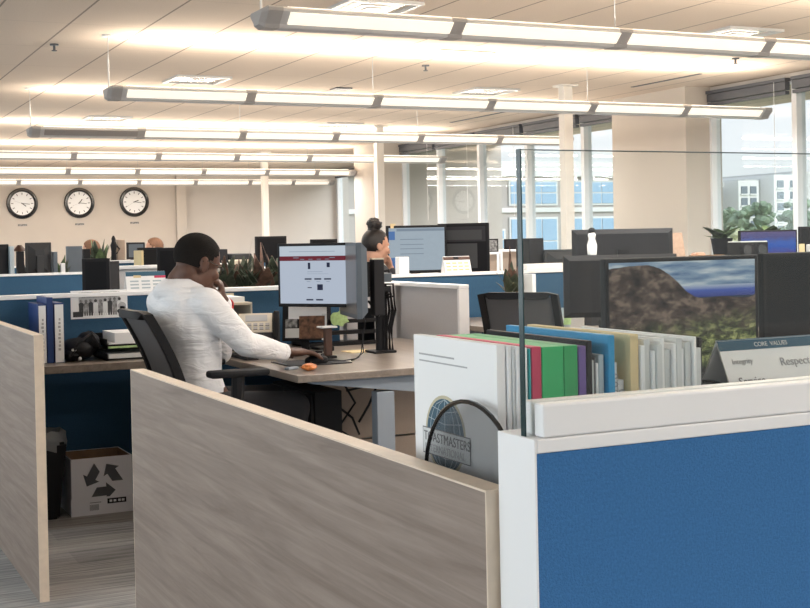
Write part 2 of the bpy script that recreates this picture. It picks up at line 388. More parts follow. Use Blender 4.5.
def text(body, size, T, mt, parent, name='lettering', align='LEFT', world=False, ext=.0004):
    cu = bpy.data.curves.new(name, 'FONT'); cu.body = body; cu.size = size; cu.align_x = align; cu.extrude = ext
    o = bpy.data.objects.new(name, cu); COL.objects.link(o); o.parent = parent
    o.matrix_local = (PM[parent.name].inverted() @ T) if world else T
    bpy.context.view_layer.update()
    me = bpy.data.meshes.new_from_object(o.evaluated_get(bpy.context.evaluated_depsgraph_get())); bpy.data.objects.remove(o)
    me.materials.clear(); me.materials.append(M[mt])
    o = bpy.data.objects.new(name, me); COL.objects.link(o); o.parent = parent
    m4 = (PM[parent.name].inverted() @ T) if world else T
    me.transform(m4); return o
def frame(o, x, y):
    """matrix with local x, y axes given, z = x cross y"""
    x, y = V(x).normalized(), V(y).normalized(); z = x.cross(y)
    m = Matrix((x, y, z)).transposed().to_4x4(); m.translation = V(o); return m

# ------------------------------------------------------------------ the room
FILL_POWER = (300, 285)  # power of the lamps added behind the unseen windows
CE = 2.92
WX = 9.3          # window wall
def simple(name, mt, *boxes, kind='structure', bev=0):
    b = MB()
    for q in boxes: b.box(*q, bev=bev)
    o = b.build(name, mt)
    if kind: o['kind'] = kind
    return o
simple('floor', 'carpet', (-3, 11.4, -4, 26.4, -.1, 0))
simple('ceiling', 'ceil', (-3, 11.4, -4, 26.4, CE, CE+.1))
simple('wall_left', 'wall2', (-3.1, -3, -4, 26.4, 0, .62), (-3.1, -3, -4, 26.4, 2.75, CE), (-3.1, -3, -4, -3, .62, 2.75), (-3.1, -3, 24, 26.4, .62, 2.75))
simple('wall_back', 'wall2', (-3.1, 9.5, -4.1, -4, 0, .62), (-3.1, 9.5, -4.1, -4, 2.75, CE), (-3.1, -2, -4.1, -4, .62, 2.75), (8.5, 9.5, -4.1, -4, .62, 2.75))
simple('wall_front', 'wall', (-3.1, 7.62, 26.2, 26.4, 0, CE))
simple('wall_front_recess', 'wall2', (7.62, 11.5, 26.3, 26.5, 0, CE))
simple('trim_1', 'wall', (7.45, 7.66, 26.08, 26.3, 0, CE))
simple('baseboard_front', 'ledge', (-3.0, 7.45, 26.18, 26.2, 0, .1))
# wall under and over the windows
simple('wall_right', 'wall2', (WX, WX+.2, -4, 19.6, 0, .62), (WX, WX+.2, -4, 19.6, 2.87, CE), (WX, WX+.2, -4, -2.6, .62, 2.87))
simple('wall_right_return', 'wall2', (WX, 11.5, 19.5, 19.7, 0, CE))
simple('wall_right_bay', 'wall2', (11.2, 11.4, 19.7, 26.3, 0, .62), (11.2, 11.4, 19.7, 26.3, 2.87, CE), (11.2, 11.4, 19.7, 22.3, .62, 2.87))
simple('pillar_1', 'wall', (8.95, 9.45, 11.19, 12.56, 0, CE))
simple('pillar_2', 'wall', (8.95, 9.45, 18.98, 20.2, 0, CE))
def window(i, X, ys, z0=.62, z1=2.87):
    r = sthing('window_%d' % i, (X, ys[0], z0))
    fr = MB()
    for y in ys: fr.box(X-.02, X+.10, y-.035, y+.035, z0, z1)
    fr.box(X-.02, X+.10, ys[0], ys[-1], z0-.001, z0+.06); fr.box(X-.02, X+.10, ys[0], ys[-1], z1-.05, z1)
    fr.box(X-.10, X+.0, ys[0], ys[-1], z0-.03, z0)
    fr.build('window_frame', 'mull', r, world=True)
    pn = MB()
    for a, b in zip(ys, ys[1:]): pn.box(X+.045, X+.055, a+.03, b-.03, z0+.05, z1-.04)
    pn.build('window_pane', 'pane', r, world=True)
    bl = MB()   # rolled up dark blinds
    for a, b in zip(ys, ys[1:]): bl.box(X-.09, X-.025, a+.05, b-.05, 2.745, 2.83); bl.box(X-.085, X-.03, a+.05, b-.05, 2.70, 2.735); bl.box(X-.10, X-.02, a+.04, b-.04, 2.835, 2.868)
    bl.build('rolled_blind', 'darkmetal', r, world=True)
    cw = MB()
    for a, b in zip(ys, ys[1:]): cw.tube([(X-.1, a+.2, 2.84), (X-.1, a+.2, 1.6)], .003, 5)
    cw.build('blind_cord', 'white', r, world=True)
window(1, WX, [9.88-1.25*k for k in range(10, -1, -1)]+[11.19])
window(2, WX, [12.56, 13.68, 15.06, 16.4, 17.7, 18.98])
window(3, 11.2, [22.3, 24.3, 26.2])

# unseen windows added on two walls; area lights behind them brighten the near room
def fill_bank(i, axis, c, a0, a1, n, power):
    r = sthing('window_%d' % i, (c, a0, .62) if axis == 'x' else (a0, c, .62))
    fr = MB(); pn = MB(); w = (a1-a0)/n
    def bx(b, p, q, z0, z1, d0=.0, d1=.1): b.box(*((c-d1, c-d0, p, q) if axis == 'x' else (p, q, c-d1, c-d0)), z0, z1)
    for k in range(n+1): bx(fr, a0+k*w-.03, a0+k*w+.03, .62, 2.75)
    bx(fr, a0, a1, .62, .67); bx(fr, a0, a1, 2.70, 2.75)
    for k in range(n): bx(pn, a0+k*w+.03, a0+(k+1)*w-.03, .67, 2.70, .045, .055)
    fr.build('window_frame', 'mull', r, world=True); pn.build('window_pane', 'pane', r, world=True)
    ld = bpy.data.lights.new('added_fill', 'AREA'); ld.shape = 'RECTANGLE'; ld.size = a1-a0; ld.size_y = 2.1; ld.energy = power; ld.color = (.95, .98, 1)  # added lamp outside the panes, stronger than the sky
    lo = bpy.data.objects.new('added_fill', ld); COL.objects.link(lo)
    lo.location = (c-.15, (a0+a1)/2, 1.685) if axis == 'x' else ((a0+a1)/2, c-.15, 1.685)
    lo.rotation_euler = (PI/2, 0, -PI/2) if axis == 'x' else (PI/2, 0, PI)
fill_bank(4, 'x', -3.0, -3, 24, 18, FILL_POWER[0])
fill_bank(5, 'y', -4.0, -2, 8.5, 8, FILL_POWER[1])

# structural poles from ceiling down to the partitions
def pole(x, y, z0, w, label):
    t = thing('power_pole', label, 'pole', (x, y, z0), 0, 'cream poles rising from desks to ceiling')
    b = MB(); b.box(-w/2, w/2, -w/2, w/2, 0, CE-z0, bev=.006); b.build('pole_shaft', 'pole', t)
    b = MB(); b.box(-w*.9, w*.9, -w*.9, w*.9, CE-z0-.02, CE-z0); b.build('collar', 'pole', t)
    b = MB(); b.box(-w*.8, w*.8, -w*.8, w*.8, 0, .03); b.build('foot_plate', 'pole', t)
pole(7.57, 11.46, 0, .11, 'thick cream pole beside the glass edge, nearest to the beige pillar')
pole(7.63, 16.34, 0, .11, 'cream pole above the woman with the hair bun')
pole(7.77, 21.51, 0, .11, 'slim cream pole in front of the pale far wall right of the clocks')

# ------------------------------------------------------------------ ceiling things
def light_fixture(y, x0, x1, seps, off, label, power=30):
    L_ = x1-x0
    t = thing('pendant_light', label, 'ceiling light', (x0, y, 2.42), 0, 'long pendant lights in parallel rows')
    prof = [(-.05, .0), (.05, .0), (.055, .018), (.115, .075), (.115, .092), (.105, .10), (-.105, .10), (-.115, .092), (-.115, .075), (-.055, .018)]
    def ext(a, b, pr): 
        m = MB(); m.loft([[(a, p, q) for p, q in pr], [(b, p, q) for p, q in pr]]); return m
    ext(.10, L_-.10, prof).build('housing', 'alu', t)
    big = [(p*1.03, .05+(q-.05)*1.05) for p, q in prof]
    for k in (0, 1):
        a, b = ((0, .11) if k == 0 else (L_, L_-.11))
        m = MB(); tip = [(p*.75, .05+(q-.05)*.72) for p, q in prof]
        mid = a+(.03 if k == 0 else -.03)
        m.loft([[(a, p, q) for p, q in tip], [(mid, p, q) for p, q in big], [(b, p, q) for p, q in big]]); m.build('end_cap', 'sep', t)
    edges = [.11]+[s-x0 for s in seps]+[L_-.11]
    for i, (a, b) in enumerate(zip(edges, edges[1:])):
        m = MB(); g = .04
        for sg in (-1, 1):
            q = [(a+g, sg*.0585, .0195), (b-g, sg*.0585, .0195), (b-g, sg*.115, .072), (a+g, sg*.115, .072)]
            q2 = [(x, yy+sg*.004, z-.004) for x, yy, z in q]
            m.loft([q, q2])
        m.build('diffuser', 'lensoff' if i in off else 'lens', t)
    for s in seps:
        ext(s-x0-.045, s-x0+.045, big).build('joint_cover', 'sep', t)
    m = MB(); m.box(.15, L_-.15, -.075, .075, .1005, .108); m.build('upper_lens', 'uplens', t)
    m = MB(); m.tube([(.03, 0, .09), (.028, 0, .3), (.03, 0, CE-2.42)], .007); m.cyl((.03, 0, CE-2.42-.015), (.03, 0, CE-2.42), .05)
    m.build('power_cord', 'white', t)
    for s in seps[1::2]:
        m = MB(); m.tube([(s-x0, 0, .09), (s-x0, 0, CE-2.42)], .0018, 5); m.build('hanging_wire', 'steel', t)
    for sg in (-1, 1):      # batwing uplight: one half thrown to either side of the row
        ld = bpy.data.lights.new('uplight', 'AREA'); ld.shape = 'RECTANGLE'; ld.size = L_-.3; ld.size_y = .06; ld.energy = power*.40*(L_/6.5); ld.color = (1, .88, .73)
        lo = bpy.data.objects.new('uplight', ld); COL.objects.link(lo); lo.parent = t; lo.location = (L_/2, sg*.045, .135); lo.rotation_euler = (PI-sg*math.radians(33), 0, 0)
    dl = bpy.data.lights.new('downlight', 'AREA'); dl.shape = 'RECTANGLE'; dl.size = L_-.3; dl.size_y = .05; dl.energy = power*.95*(L_/6.5); dl.color = (1, .96, .91)
    do = bpy.data.objects.new('downlight', dl); COL.objects.link(do); do.parent = t; do.location = (L_/2, 0, -.003)
    return t
SEP = [3.39, 4.51, 5.61, 6.68, 7.74]
PW = 86
light_fixture(6.28, 2.24, 8.8, SEP, (), 'nearest long pendant light, high at the top of the photo', PW)
light_fixture(9.75, 2.24, 8.8, SEP, (), 'second pendant light from the camera, its lit end beside the beige pillar', PW)
light_fixture(13.23, 2.24, 8.8, SEP, (0,), 'third pendant light, with its left section unlit and grey', PW)
light_fixture(16.7, 2.24, 8.88, SEP, (), 'fourth pendant light from the camera, crossing the window blinds', PW)
light_fixture(20.15, 1.9, 8.94, [2.9, 4.0, 5.1, 6.2, 7.3, 8.2], (), 'fifth pendant light, second from the clock wall', PW)
light_fixture(23.6, 1.9, 10.0, [2.7, 3.8, 4.9, 6.0, 7.1, 8.2, 9.1], (), 'farthest pendant light, just above the clocks', PW)
# the two nearest rows hang over the camera, outside the frame
light_fixture(2.81, 2.24, 8.8, SEP, (), 'pendant light over the near blue partition, above the frame', PW)
light_fixture(-.66, 2.24, 8.8, SEP, (), 'pendant light behind the camera', PW)

def diffuser(x, y, label, w=.55, kind='air'):
    t = thing('ceiling_diffuser', label, 'ceiling vent', (x, y, CE), 0, 'square metal ceiling diffusers')
    b = MB(); o, i = w/2, w/2-.035
    for q in ((-o, o, -o, -i), (-o, o, i, o), (-o, -i, -i, i), (i, o, -i, i)): b.box(*q, -.022, 0, mi=0)
    b.build('vent_frame', 'alu', t)
    b = MB()
    for k, (r, z) in enumerate(((i-.03, -.004), (i-.09, -.010), (i-.15, -.016))):
        b.loft([[(-r, -r, -.002), (r, -r, -.002), (r, r, -.002), (-r, r, -.002)], [(-r+.04, -r+.04, z-.006), (r-.04, -r+.04, z-.006), (r-.04, r-.04, z-.006), (-r+.04, r-.04, z-.006)]])
    b.build('cone', 'diffuserwhite', t)
for x, y, l in ((3.70, 8.0, 'square ceiling diffuser above the nearest pendant light, cut by the top of the photo'), (6.97, 8.08, 'square ceiling diffuser near the upper right corner'), (3.68, 12.08, 'square ceiling diffuser above the second pendant light, over the seated man'), (6.99, 12.15, 'square ceiling diffuser over the woman, between first and second pendant lights'),
                (3.70, 16.1, 'small far ceiling diffuser at left, over the third pendant light'), (6.97, 16.25, 'small far ceiling diffuser in the middle, over the third pendant light')):
    diffuser(x, y, l)
t = simple('access_panel', 'wall2', (5.07, 5.62, 9.58, 10.08, CE-.012, CE), kind=None); tag(t, 'flat square pale access panel in the ceiling', 'ceiling panel')
for x, y, l in ((1.97, 10.32, 'small ceiling sprinkler at upper left'), (5.41, 10.52, 'small ceiling sprinkler in the bright band near the access panel'), (7.98, 9.24, 'small ceiling sprinkler near the right hand window')):
    b = MB(); b.cyl((x, y, CE-.012), (x, y, CE), .035); b.cyl((x, y, CE-.05), (x, y, CE-.012), .010); b.cyl((x, y, CE-.056), (x, y, CE-.05), .022)
    tag(b.build('sprinkler', 'darkmetal'), l, 'sprinkler', 'ceiling sprinklers')
b = MB(); b.box(5.27, 5.45, 12.3, 12.5, CE-.014, CE); tag(b.build('ceiling_speaker', 'darkmetal'), 'small dark square vent in the ceiling over the second pendant light', 'vent')
for y0, y1, l in ((10.25, 11.4, 'thin linear slot vent in the ceiling by the right windows'), (13.4, 15.6, 'thin linear slot vent in the ceiling by the middle windows')):
    b = MB(); b.box(8.38, 8.42, y0, y1, CE-.006, CE); tag(b.build('slot_vent', 'darkmetal'), l, 'vent')

# ------------------------------------------------------------------ clocks on the far wall
def clock(x, z, hh, mm, ss, label):
    t = thing('wall_clock', label, 'clock', (x, 26.195, z), 0, 'three round wall clocks')
    ax = Matrix.Rotation(PI/2, 3, 'X')      # local z -> -y
    b = MB(); b.lathe([(.235, .0), (.305, .0), (.312, .02), (.295, .05), (.262, .052), (.245, .035), (.235, .02)], seg=40, axis=ax, closed=True); b.build('clock_rim', 'glossblack', t, smooth=True)
    b = MB(); b.lathe([(.24, .005), (.24, .018), (.001, .018)], seg=40, axis=ax); b.build('clock_face', 'paper', t)
    b = MB()
    for k in range(12):
        a = k*PI/6; r = .195
        b.cbox((r*math.sin(a), -.0195, r*math.cos(a)), (.016, .003, .045), (0, a, 0))
    b.build('dial_print', 'ink', t)
    for nm, a, ln, w, m_ in (('hour_hand', (hh+mm/60)*PI/6, .115, .016, 'black'), ('minute_hand', mm*PI/30, .17, .010, 'black'), ('second_hand', ss*PI/30, .19, .004, 'lightink')):
        b = MB(); b.cbox((math.sin(a)*(ln/2-.02), -.023, math.cos(a)*(ln/2-.02)), (w, .003, ln), (0, a, 0)); b.build(nm, m_, t)
    b = MB(); b.box(x-.09, x+.09, 26.19, 26.203, z-.455, z-.415)
    o = b.build('name_plate', 'pic2'); tag(o, 'small plaque under the %s wall clock' % {0: 'left', 1: 'middle', 2: 'right'}[CK[0]], 'sign', 'plaques below the clocks'); CK[0] += 1
CK = [0]
clock(4.29, 2.177, 4, 16, 48, 'leftmost of the three black rimmed wall clocks')
clock(5.43, 2.181, 1, 16, 41, 'middle one of the three black rimmed wall clocks')
clock(6.57, 2.196, 2, 16, 40, 'rightmost of the three black rimmed wall clocks')

# ------------------------------------------------------------------ furniture builders
def partition(name, label, x0, x1, y0, y1, z1, fab, axis='x', group=None, post0=True, post1=True, base=True):
    """fabric office screen with white cap and end posts"""
    t = thing(name, label, 'partition', ((x0+x1)/2, (y0+y1)/2, 0), 0, group)
    d = .012; e = .022
    b = MB()
    if axis == 'x': b.box(x0+e, x1-e, y0+d, y1-d, .06, z1-.022)
    else: b.box(x0+d, x1-d, y0+e, y1-e, .06, z1-.022)
    b.build('fabric_panel', fab, t, world=True)
    b = MB(); b.box(x0, x1, y0, y1, z1-.022, z1, bev=.003); b.build('top_cap', 'cap', t, world=True)
    for k, on in ((0, post0), (1, post1)):
        if not on: continue
        b = MB()
        if axis == 'x': q = (x0, x0+e, y0, y1) if k == 0 else (x1-e, x1, y0, y1)
        else: q = (x0, x1, y0, y0+e) if k == 0 else (x0, x1, y1-e, y1)
        b.box(*q, 0, z1-.022, bev=.003); b.build('end_post', 'cap', t, world=True)
    b = MB(); b.box(x0+e, x1-e, y0+.02, y1-.02, 0, .06) if axis == 'x' else b.box(x0+.02, x1-.02, y0+e, y1-e, 0, .06)
    b.build('plinth', 'steel', t, world=True)
    return t
def worktop(label, x0, x1, y0, y1, legs=((0, 0), (1, 0), (0, 1), (1, 1)), z=.74, th=.036, mt='desk', legm='steel', apron=False):
    t = thing('worktop', label, 'desk', ((x0+x1)/2, (y0+y1)/2, 0))
    b = MB(); b.box(x0, x1, y0, y1, z-th, z, bev=.003); b.build('desktop', mt, t, world=True)
    for i, j in legs:
        x = x0+.05+i*(x1-x0-.10); y = y0+.05+j*(y1-y0-.10)
        b = MB(); b.box(x-.03, x+.03, y-.03, y+.03, 0, z-th, bev=.006); b.build('leg', legm, t, world=True)
    return t
def monitor(label, x, y, z, rz, w, h, zc, scr='screenoff', bez=.018, case='black', group=None, arm=False, base=True, deep=.045, page=None):
    """z: what it stands on; zc: height of the screen's middle above that; screen faces local -y"""
    t = thing('monitor', label, 'monitor', (x, y, z), rz, group)
    b = MB(); b.box(-w/2, w/2, -.012, .012, zc-h/2, zc+h/2, bev=.004)
    b.loft([[(-w/2+.02, .012, zc-h/2+.02), (w/2-.02, .012, zc-h/2+.02), (w/2-.02, .012, zc+h/2-.02), (-w/2+.02, .012, zc+h/2-.02)], [(-w/2+.08, deep, zc-h/2+.07), (w/2-.08, deep, zc-h/2+.07), (w/2-.08, deep, zc+h/2-.07), (-w/2+.08, deep, zc+h/2-.07)]])
    b.build('casing', case, t)
    x0, x1, z0, z1 = -w/2+bez, w/2-bez, zc-h/2+bez*1.2, zc+h/2-bez; f = -.0126
    b = MB(); b.quad([(x0, f, z0), (x1, f, z0), (x1, f, z1), (x0, f, z1)])
    mats = [scr]
    def q(u0, u1, v0, v1, mi, k=1): 
        X = lambda u: x0+(x1-x0)*u
        Z = lambda v: z0+(z1-z0)*v
        b.quad([(X(u0), f-.0003*k, Z(v0)), (X(u1), f-.0003*k, Z(v0)), (X(u1), f-.0003*k, Z(v1)), (X(u0), f-.0003*k, Z(v1))], mi=mi)
    if page == 'web':
        mats = ['scr_page', 'scr_top', 'scr_red', 'scr_dark', 'scr_line']
        q(0, 1, .83, 1, 1); q(0, 1, .745, .825, 2); q(.14, .8, .90, .907, 4, 2)
        for u in (.2, .72): q(u, u+.08, .79, .803, 4, 2)
        for u in (.3, .42, .54, .66): q(u, u+.06, .765, .775, 4, 2)
        q(.41, .445, .6, .71, 3); q(.68, .725, .63, .71, 3)
        for u in (.36, .5, .64): q(u, u+.10, .415, .44, 3); q(u+.03, u+.08, .38, .388, 4)
        q(.54, .62, .235, .335, 3); q(.40, .46, .27, .285, 3)
        for u in (.38, .52): q(u, u+.10, .055, .08, 3)
        q(.4, .62, .55, .556, 4); q(.4, .7, .515, .519, 4)
    elif page == 'office':
        mats = [scr, 'scr_blue', 'scr_line', 'black2']
        q(0, .11, .72, .92, 1); q(0, .13, .02, .3, 1); q(.14, 1, .92, .98, 2)
        for v in (.72, .6, .5, .38): q(.2, .62, v, v+.018, 2)
    elif page == 'video':
        mats = [scr, 'black2', 'darkgrey']
        q(.02, .98, .64, .98, 1); q(.15, .8, .05, .6, 2); q(.1, .9, .68, .9, 2, 2)
    b.build('screen', mats, t, normals=False)
    if arm: return t
    b = MB(); b.box(-.035, .035, deep-.015, deep+.02, .015, zc+.03, bev=.004); b.build('stand_neck', case, t)
    if base: b = MB(); b.box(-min(.13, w*.4), min(.13, w*.4), -.06, .14, 0, .015, bev=.005); b.build('stand_base', case, t)
    return t
def chair(label, x, y, rz, group=None, full=True, tilt=.30):
    """mesh-backed task chair, sitter faces local +x"""
    t = thing('office_chair', label, 'chair', (x, y, 0), rz, group)
    def bk(u, w, dy=0):        # point on the back: u across, w 0..1 upward
        return V((-.235-w*.17+.05*math.sin(w*PI)*.6-.02*(1-(2*u)**2), u*.385, .56+w*.455))
    b = MB()
    n = 8
    fr = [bk(-.5+i/n, 1) for i in range(n+1)]+[bk(.5, 1-j/n) for j in range(1, n+1)]+[bk(.5-i/n*1, 0) for i in range(1, n+1)]+[bk(-.5, j/n) for j in range(1, n)]
    ring = []
    for p in fr+[fr[0]]:
        ring.append([V((p.x+a, p.y*(1+c), p.z+c*.9*(1 if p.z > .8 else -1)*.1+d)) for a, c, d in ((-.022, 0, -.018), (.022, 0, -.018), (.022, 0, .018), (-.022, 0, .018))])
    vs = [[b.bm.verts.new(p) for p in r] for r in ring[:-1]]
    # frame as a swept square section, oriented by the outward direction
    b.bm.clear()
    c0 = V((-.33, 0, .82)); sec = []
    for p in fr:
        o = V((0, p.y-c0.y, p.z-c0.z)); o = V((0, o.y/.23, o.z/.26)); m_ = max(abs(o.y), abs(o.z)); o = V((0, o.y if abs(o.y) > m_*.97 else 0, o.z if abs(o.z) > m_*.97 else 0)).normalized()
        sec.append([p+V((-.02, 0, 0))-o*.022, p+V((.018, 0, 0))-o*.026, p+V((.018, 0, 0))+o*.012, p+V((-.02, 0, 0))+o*.012])
    R = [[b.bm.verts.new(p) for p in s] for s in sec]
    for i in range(len(R)):
        A, B = R[i], R[(i+1) % len(R)]
        for k in range(4): b.bm.faces.new((A[k], A[(k+1) % 4], B[(k+1) % 4], B[k]))
    b.build('back_frame', 'black', t, smooth=True)
    b = MB(); g = [[bk(-.47+.94*i/n, .03+.94*j/n) for i in range(n+1)] for j in range(n+1)]
    for dx in (-.004, .004):
        G = [[b.bm.verts.new(p+V((dx, 0, 0))) for p in r] for r in g]
        for j in range(n):
            for i in range(n): b.bm.faces.new((G[j][i], G[j][i+1], G[j+1][i+1], G[j+1][i]))
    b.build('backrest', 'chairmesh', t, smooth=True)
    b = MB(); b.box(-.22, .26, -.24, .24, .43, .50, bev=.03); b.build('seat', 'trouser', t, smooth=True)
    b = MB(); b.tube([(-.16, 0, .41), (-.27, 0, .44), (-.30, 0, .55), (-.31, 0, .72)], .025); b.build('back_support', 'black', t)
    for s in (-1, 1):
        b = MB(); b.box(-.18, .08, s*.27-.04, s*.27+.04, .745, .775, bev=.012); o = b.build('armrest', 'black', t, smooth=True)
        b = MB(); b.tube([(-.06, s*.2, .44), (-.06, s*.265, .46), (-.05, s*.27, .75)], [.02, .024, .028]); b.build('arm_post', 'black', o)
    b = MB(); b.cyl((0, 0, .10), (0, 0, .44), .028); b.cyl((0, 0, .3), (0, 0, .43), .05); b.build('gas_column', 'black', t)
    b = MB()
    for k in range(5):
        a = k*2*PI/5+.55; b.tube([(0, 0, .12), (.15*math.cos(a), .15*math.sin(a), .105), (.30*math.cos(a), .30*math.sin(a), .075)], [.035, .028, .02])
    st = b.build('star_base', 'black', t, smooth=True)
    for k in range(5):
        a = k*2*PI/5+.55; c = V((.30*math.cos(a), .30*math.sin(a), .031)); sd = V((-math.sin(a), math.cos(a), 0))
        b = MB(); b.cyl(c-sd*.026, c-sd*.006, .031); b.cyl(c+sd*.006, c+sd*.026, .031); b.cyl(c+V((0, 0, .0)), c+V((0, 0, .05)), .008); b.build('caster', 'black', st)
    return t

# ------------------------------------------------------------------ near aisle panels (wood laminate)
def aisle_panel(label, y0, y1, z1, x0=.804, x1=.839):
    t = thing('laminate_panel', label, 'panel', ((x0+x1)/2, (y0+y1)/2, 0), 0)
    b = MB(); b.box(x0, x1, y0+.003, y1-.003, 0, z1-.003); b.build('board', 'wood', t, world=True)
    b = MB(); b.box(x0, x1, y0, y1, z1-.003, z1); b.box(x0, x1, y0, y0+.003, 0, z1-.003); b.box(x0, x1, y1-.003, y1, 0, z1-.003); b.build('edge_band', 'band', t, world=True)
    return t
aisle_panel('long grey wood-grain panel in the foreground, in front of the seated man', 1.417, 3.285, .975)
aisle_panel('grey wood-grain panel at the left edge, past the opening', 4.725, 6.49, .978)

# ------------------------------------------------------------------ near blue partition with its glass screen
t = thing('blue_partition', 'bright blue fabric partition with white cap and glass screen in the right foreground', 'partition', (2.6, 1.366, 0))
X0, X1 = .819, 4.9
b = MB(); b.box(X0, X0+.0035, 1.322, 1.411, 0, 1.052, bev=.001); b.box(X0+.0035, X0+.03, 1.337, 1.411, 0, 1.034); b.build('end_post', 'cap', t, world=True)
b = MB(); b.box(X0+.0037, X1, 1.3235, 1.3365, .06, 1.034, bev=.002); b.box(X0+.0305, X1, 1.3365, 1.404, .06, 1.034)
b.build('fabric_panel', 'fab_blue', t, world=True)
b = MB(); b.box(X0+.03, X1, 1.340, 1.394, 0, .06); b.build('plinth', 'steel', t, world=True)
b = MB(); b.box(X0+.0037, X1, 1.322, 1.411, 1.0342, 1.052, bev=.002); b.build('top_cap', 'cap', t, world=True)
b = MB(); b.box(X0+.014, X1, 1.3235, 1.345, 1.0525, 1.094, bev=.003); b.box(X0+.018, X1, 1.357, 1.378, 1.0525, 1.094, bev=.003); b.build('glass_channel', 'cap', t, world=True)
b = MB(); b.box(X0+.004, X1, 1.346, 1.356, 1.0525, 1.408); gp = b.build('glass_screen', 'screenglass', t, world=True)
b = MB(); b.box(X0+.002, X0+.0038, 1.346, 1.356, 1.0525, 1.4092); b.build('glass_edge', 'glassedge', gp, world=True)
b = MB(); b.box(X0+.0038, X1, 1.346, 1.356, 1.4081, 1.4089); b.build('top_edge', 'glasstop', gp, world=True)

# ------------------------------------------------------------------ near workstation
worktop('grey laminate worktop behind the blue foreground partition', .85, 4.6, 1.42, 2.1)
worktop('worktop carrying the large landscape monitor', 1.75, 4.6, 2.5, 3.25)
t = thing('desk_riser', 'low black shelf riser holding the folders behind the blue partition', 'riser', (1.7, 1.62, .74))
b = MB(); b.box(.85, 2.5, 1.425, 1.86, .845, .86); b.build('shelf', 'black', t, world=True)
for x in (.87, 2.48):
    b = MB(); b.box(x-.01, x+.01, 1.43, 1.85, .74, .845); b.build('leg', 'black', t, world=True)
ZS = .8605
# wire mesh file sorter with arched ends
t = thing('file_sorter', 'black wire mesh file sorter with an arched end, standing by the wood panel', 'file sorter', (1.05, 1.6, ZS))
def arch(x, nm):
    cy, hw, zt, z0 = 1.574, .138, 1.068, ZS
    pts = [(x, cy+hw, z0)]
    for k in range(0, 21):
        a = PI*k/20; pts.append((x, cy+hw*math.cos(a), .945+(zt-.945)*math.sin(a)))
    pts.append((x, cy-hw, z0))
    b = MB(); b.tube(pts, .0035, 6); o = b.build('arch_wire', 'glossblack', t, world=True, smooth=True)
    b = MB(); poly = [(p[1], p[2]) for p in pts]; T = Matrix(((0, 0, 1), (1, 0, 0), (0, 1, 0))); b.prism(poly, T, x-.0006, x+.0006); b.build('mesh_sheet', 'wiremesh', o, world=True)
arch(.868, 'a'); arch(1.30, 'b')
b = MB(); b.box(.868, 1.30, 1.437, 1.711, ZS, ZS+.004); b.build('sorter_tray', 'black', t, world=True)
ZF = ZS+.0045
def sheet(name, label, x0, x1, yn, yf, h, mt, cat='folder', group='folders in the file sorter', tab=None, lean=0):
    b = MB(); T = Matrix.Translation((x0, yn, ZF)) @ Matrix.Rotation(lean, 4, 'Y') @ Matrix.Translation((-x0, -yn, -ZF))
    b.box(x0, x1, yn, yf, ZF, ZF+h, mi=0, bev=min(.0012, (x1-x0)*.3), T=T if lean else None)
    if tab: b.box(x0, x1, yn-.012, yn, ZF+tab[0], ZF+tab[1])
    o = b.build(name, mt); return tag(o, label, cat, group)
# white booklet in front with the round blue logo
bk = thing('booklet', 'thick white booklet with a round teal logo, first at the left end of the sorter', 'booklet', (.905, 1.68, ZF))
b = MB(); b.box(.892, .906, 1.535, 1.795, ZF, 1.150, bev=.001); b.build('booklet_pages', 'paper', bk, world=True)
Tc = frame((.8916, 1.692, 1.003), (0, -1, 0), (0, 0, 1))       # the cover faces -x; local x runs towards the camera
b = MB(); b.prism([(.064*math.cos(2*PI*k/40), .060*math.sin(2*PI*k/40)) for k in range(40)], Tc, 0, .0003, mi=1)
b.prism([(.059*math.cos(2*PI*k/40), .055*math.sin(2*PI*k/40)) for k in range(40)], Tc, .0003, .0005, mi=0)
def arcline(rx, x0, y0, y1, flip=1):
    pts = []
    for k in range(13):
        v = -1+2*k/12; pts.append(Tc @ V((x0+flip*rx*math.sqrt(max(0, 1-v*v)), v*.054, .0006)))
    b.tube(pts, .0006, 4, mi=2)
for rx, fl in ((.0, 1), (.03, 1), (.03, -1), (.048, 1), (.048, -1)): arcline(rx, 0, 0, 0, fl)
for v in (-.030, -.008, .022, .040):
    hw = .057*math.sqrt(1-(v/.055)**2); b.tube([Tc @ V((-hw, v, .0006)), Tc @ V((0, v-.006, .0006)), Tc @ V((hw, v, .0006))], .0006, 4, mi=2)
b.build('round_logo', ['teal', 'sand', 'f_grey'], bk, world=True)
Tb = frame((.8908, 1.765, .968), (0, -1, 0), (0, 0, 1))
b = MB(); b.prism([(0, 0), (.152, 0), (.152, .041), (0, .041)], Tb, 0, .0003, mi=1); b.prism([(.0015, .0015), (.1505, .0015), (.1505, .0395), (.0015, .0395)], Tb, .0003, .0006, mi=0)
b.build('logo_banner', ['paper2', 'ink'], bk, world=True)
text('TOASTMASTERS', .0205, Tb @ Matrix.Translation((.005, .021, .0007)), 'ink', bk, world=True)
text('INTERNATIONAL', .0165, Tb @ Matrix.Translation((.008, .005, .0007)), 'lightink', bk, world=True)
Tl = frame((.8917, 1.775, 1.110), (0, -1, 0), (0, 0, 1))
b = MB(); b.prism([(0, .010), (.115, .010), (.115, .0125), (0, .0125)], Tl, 0, .0003); b.prism([(0, 0), (.155, 0), (.155, .0022), (0, .0022)], Tl, 0, .0003); b.build('title_line', 'lightink', bk, world=True)
x = .908
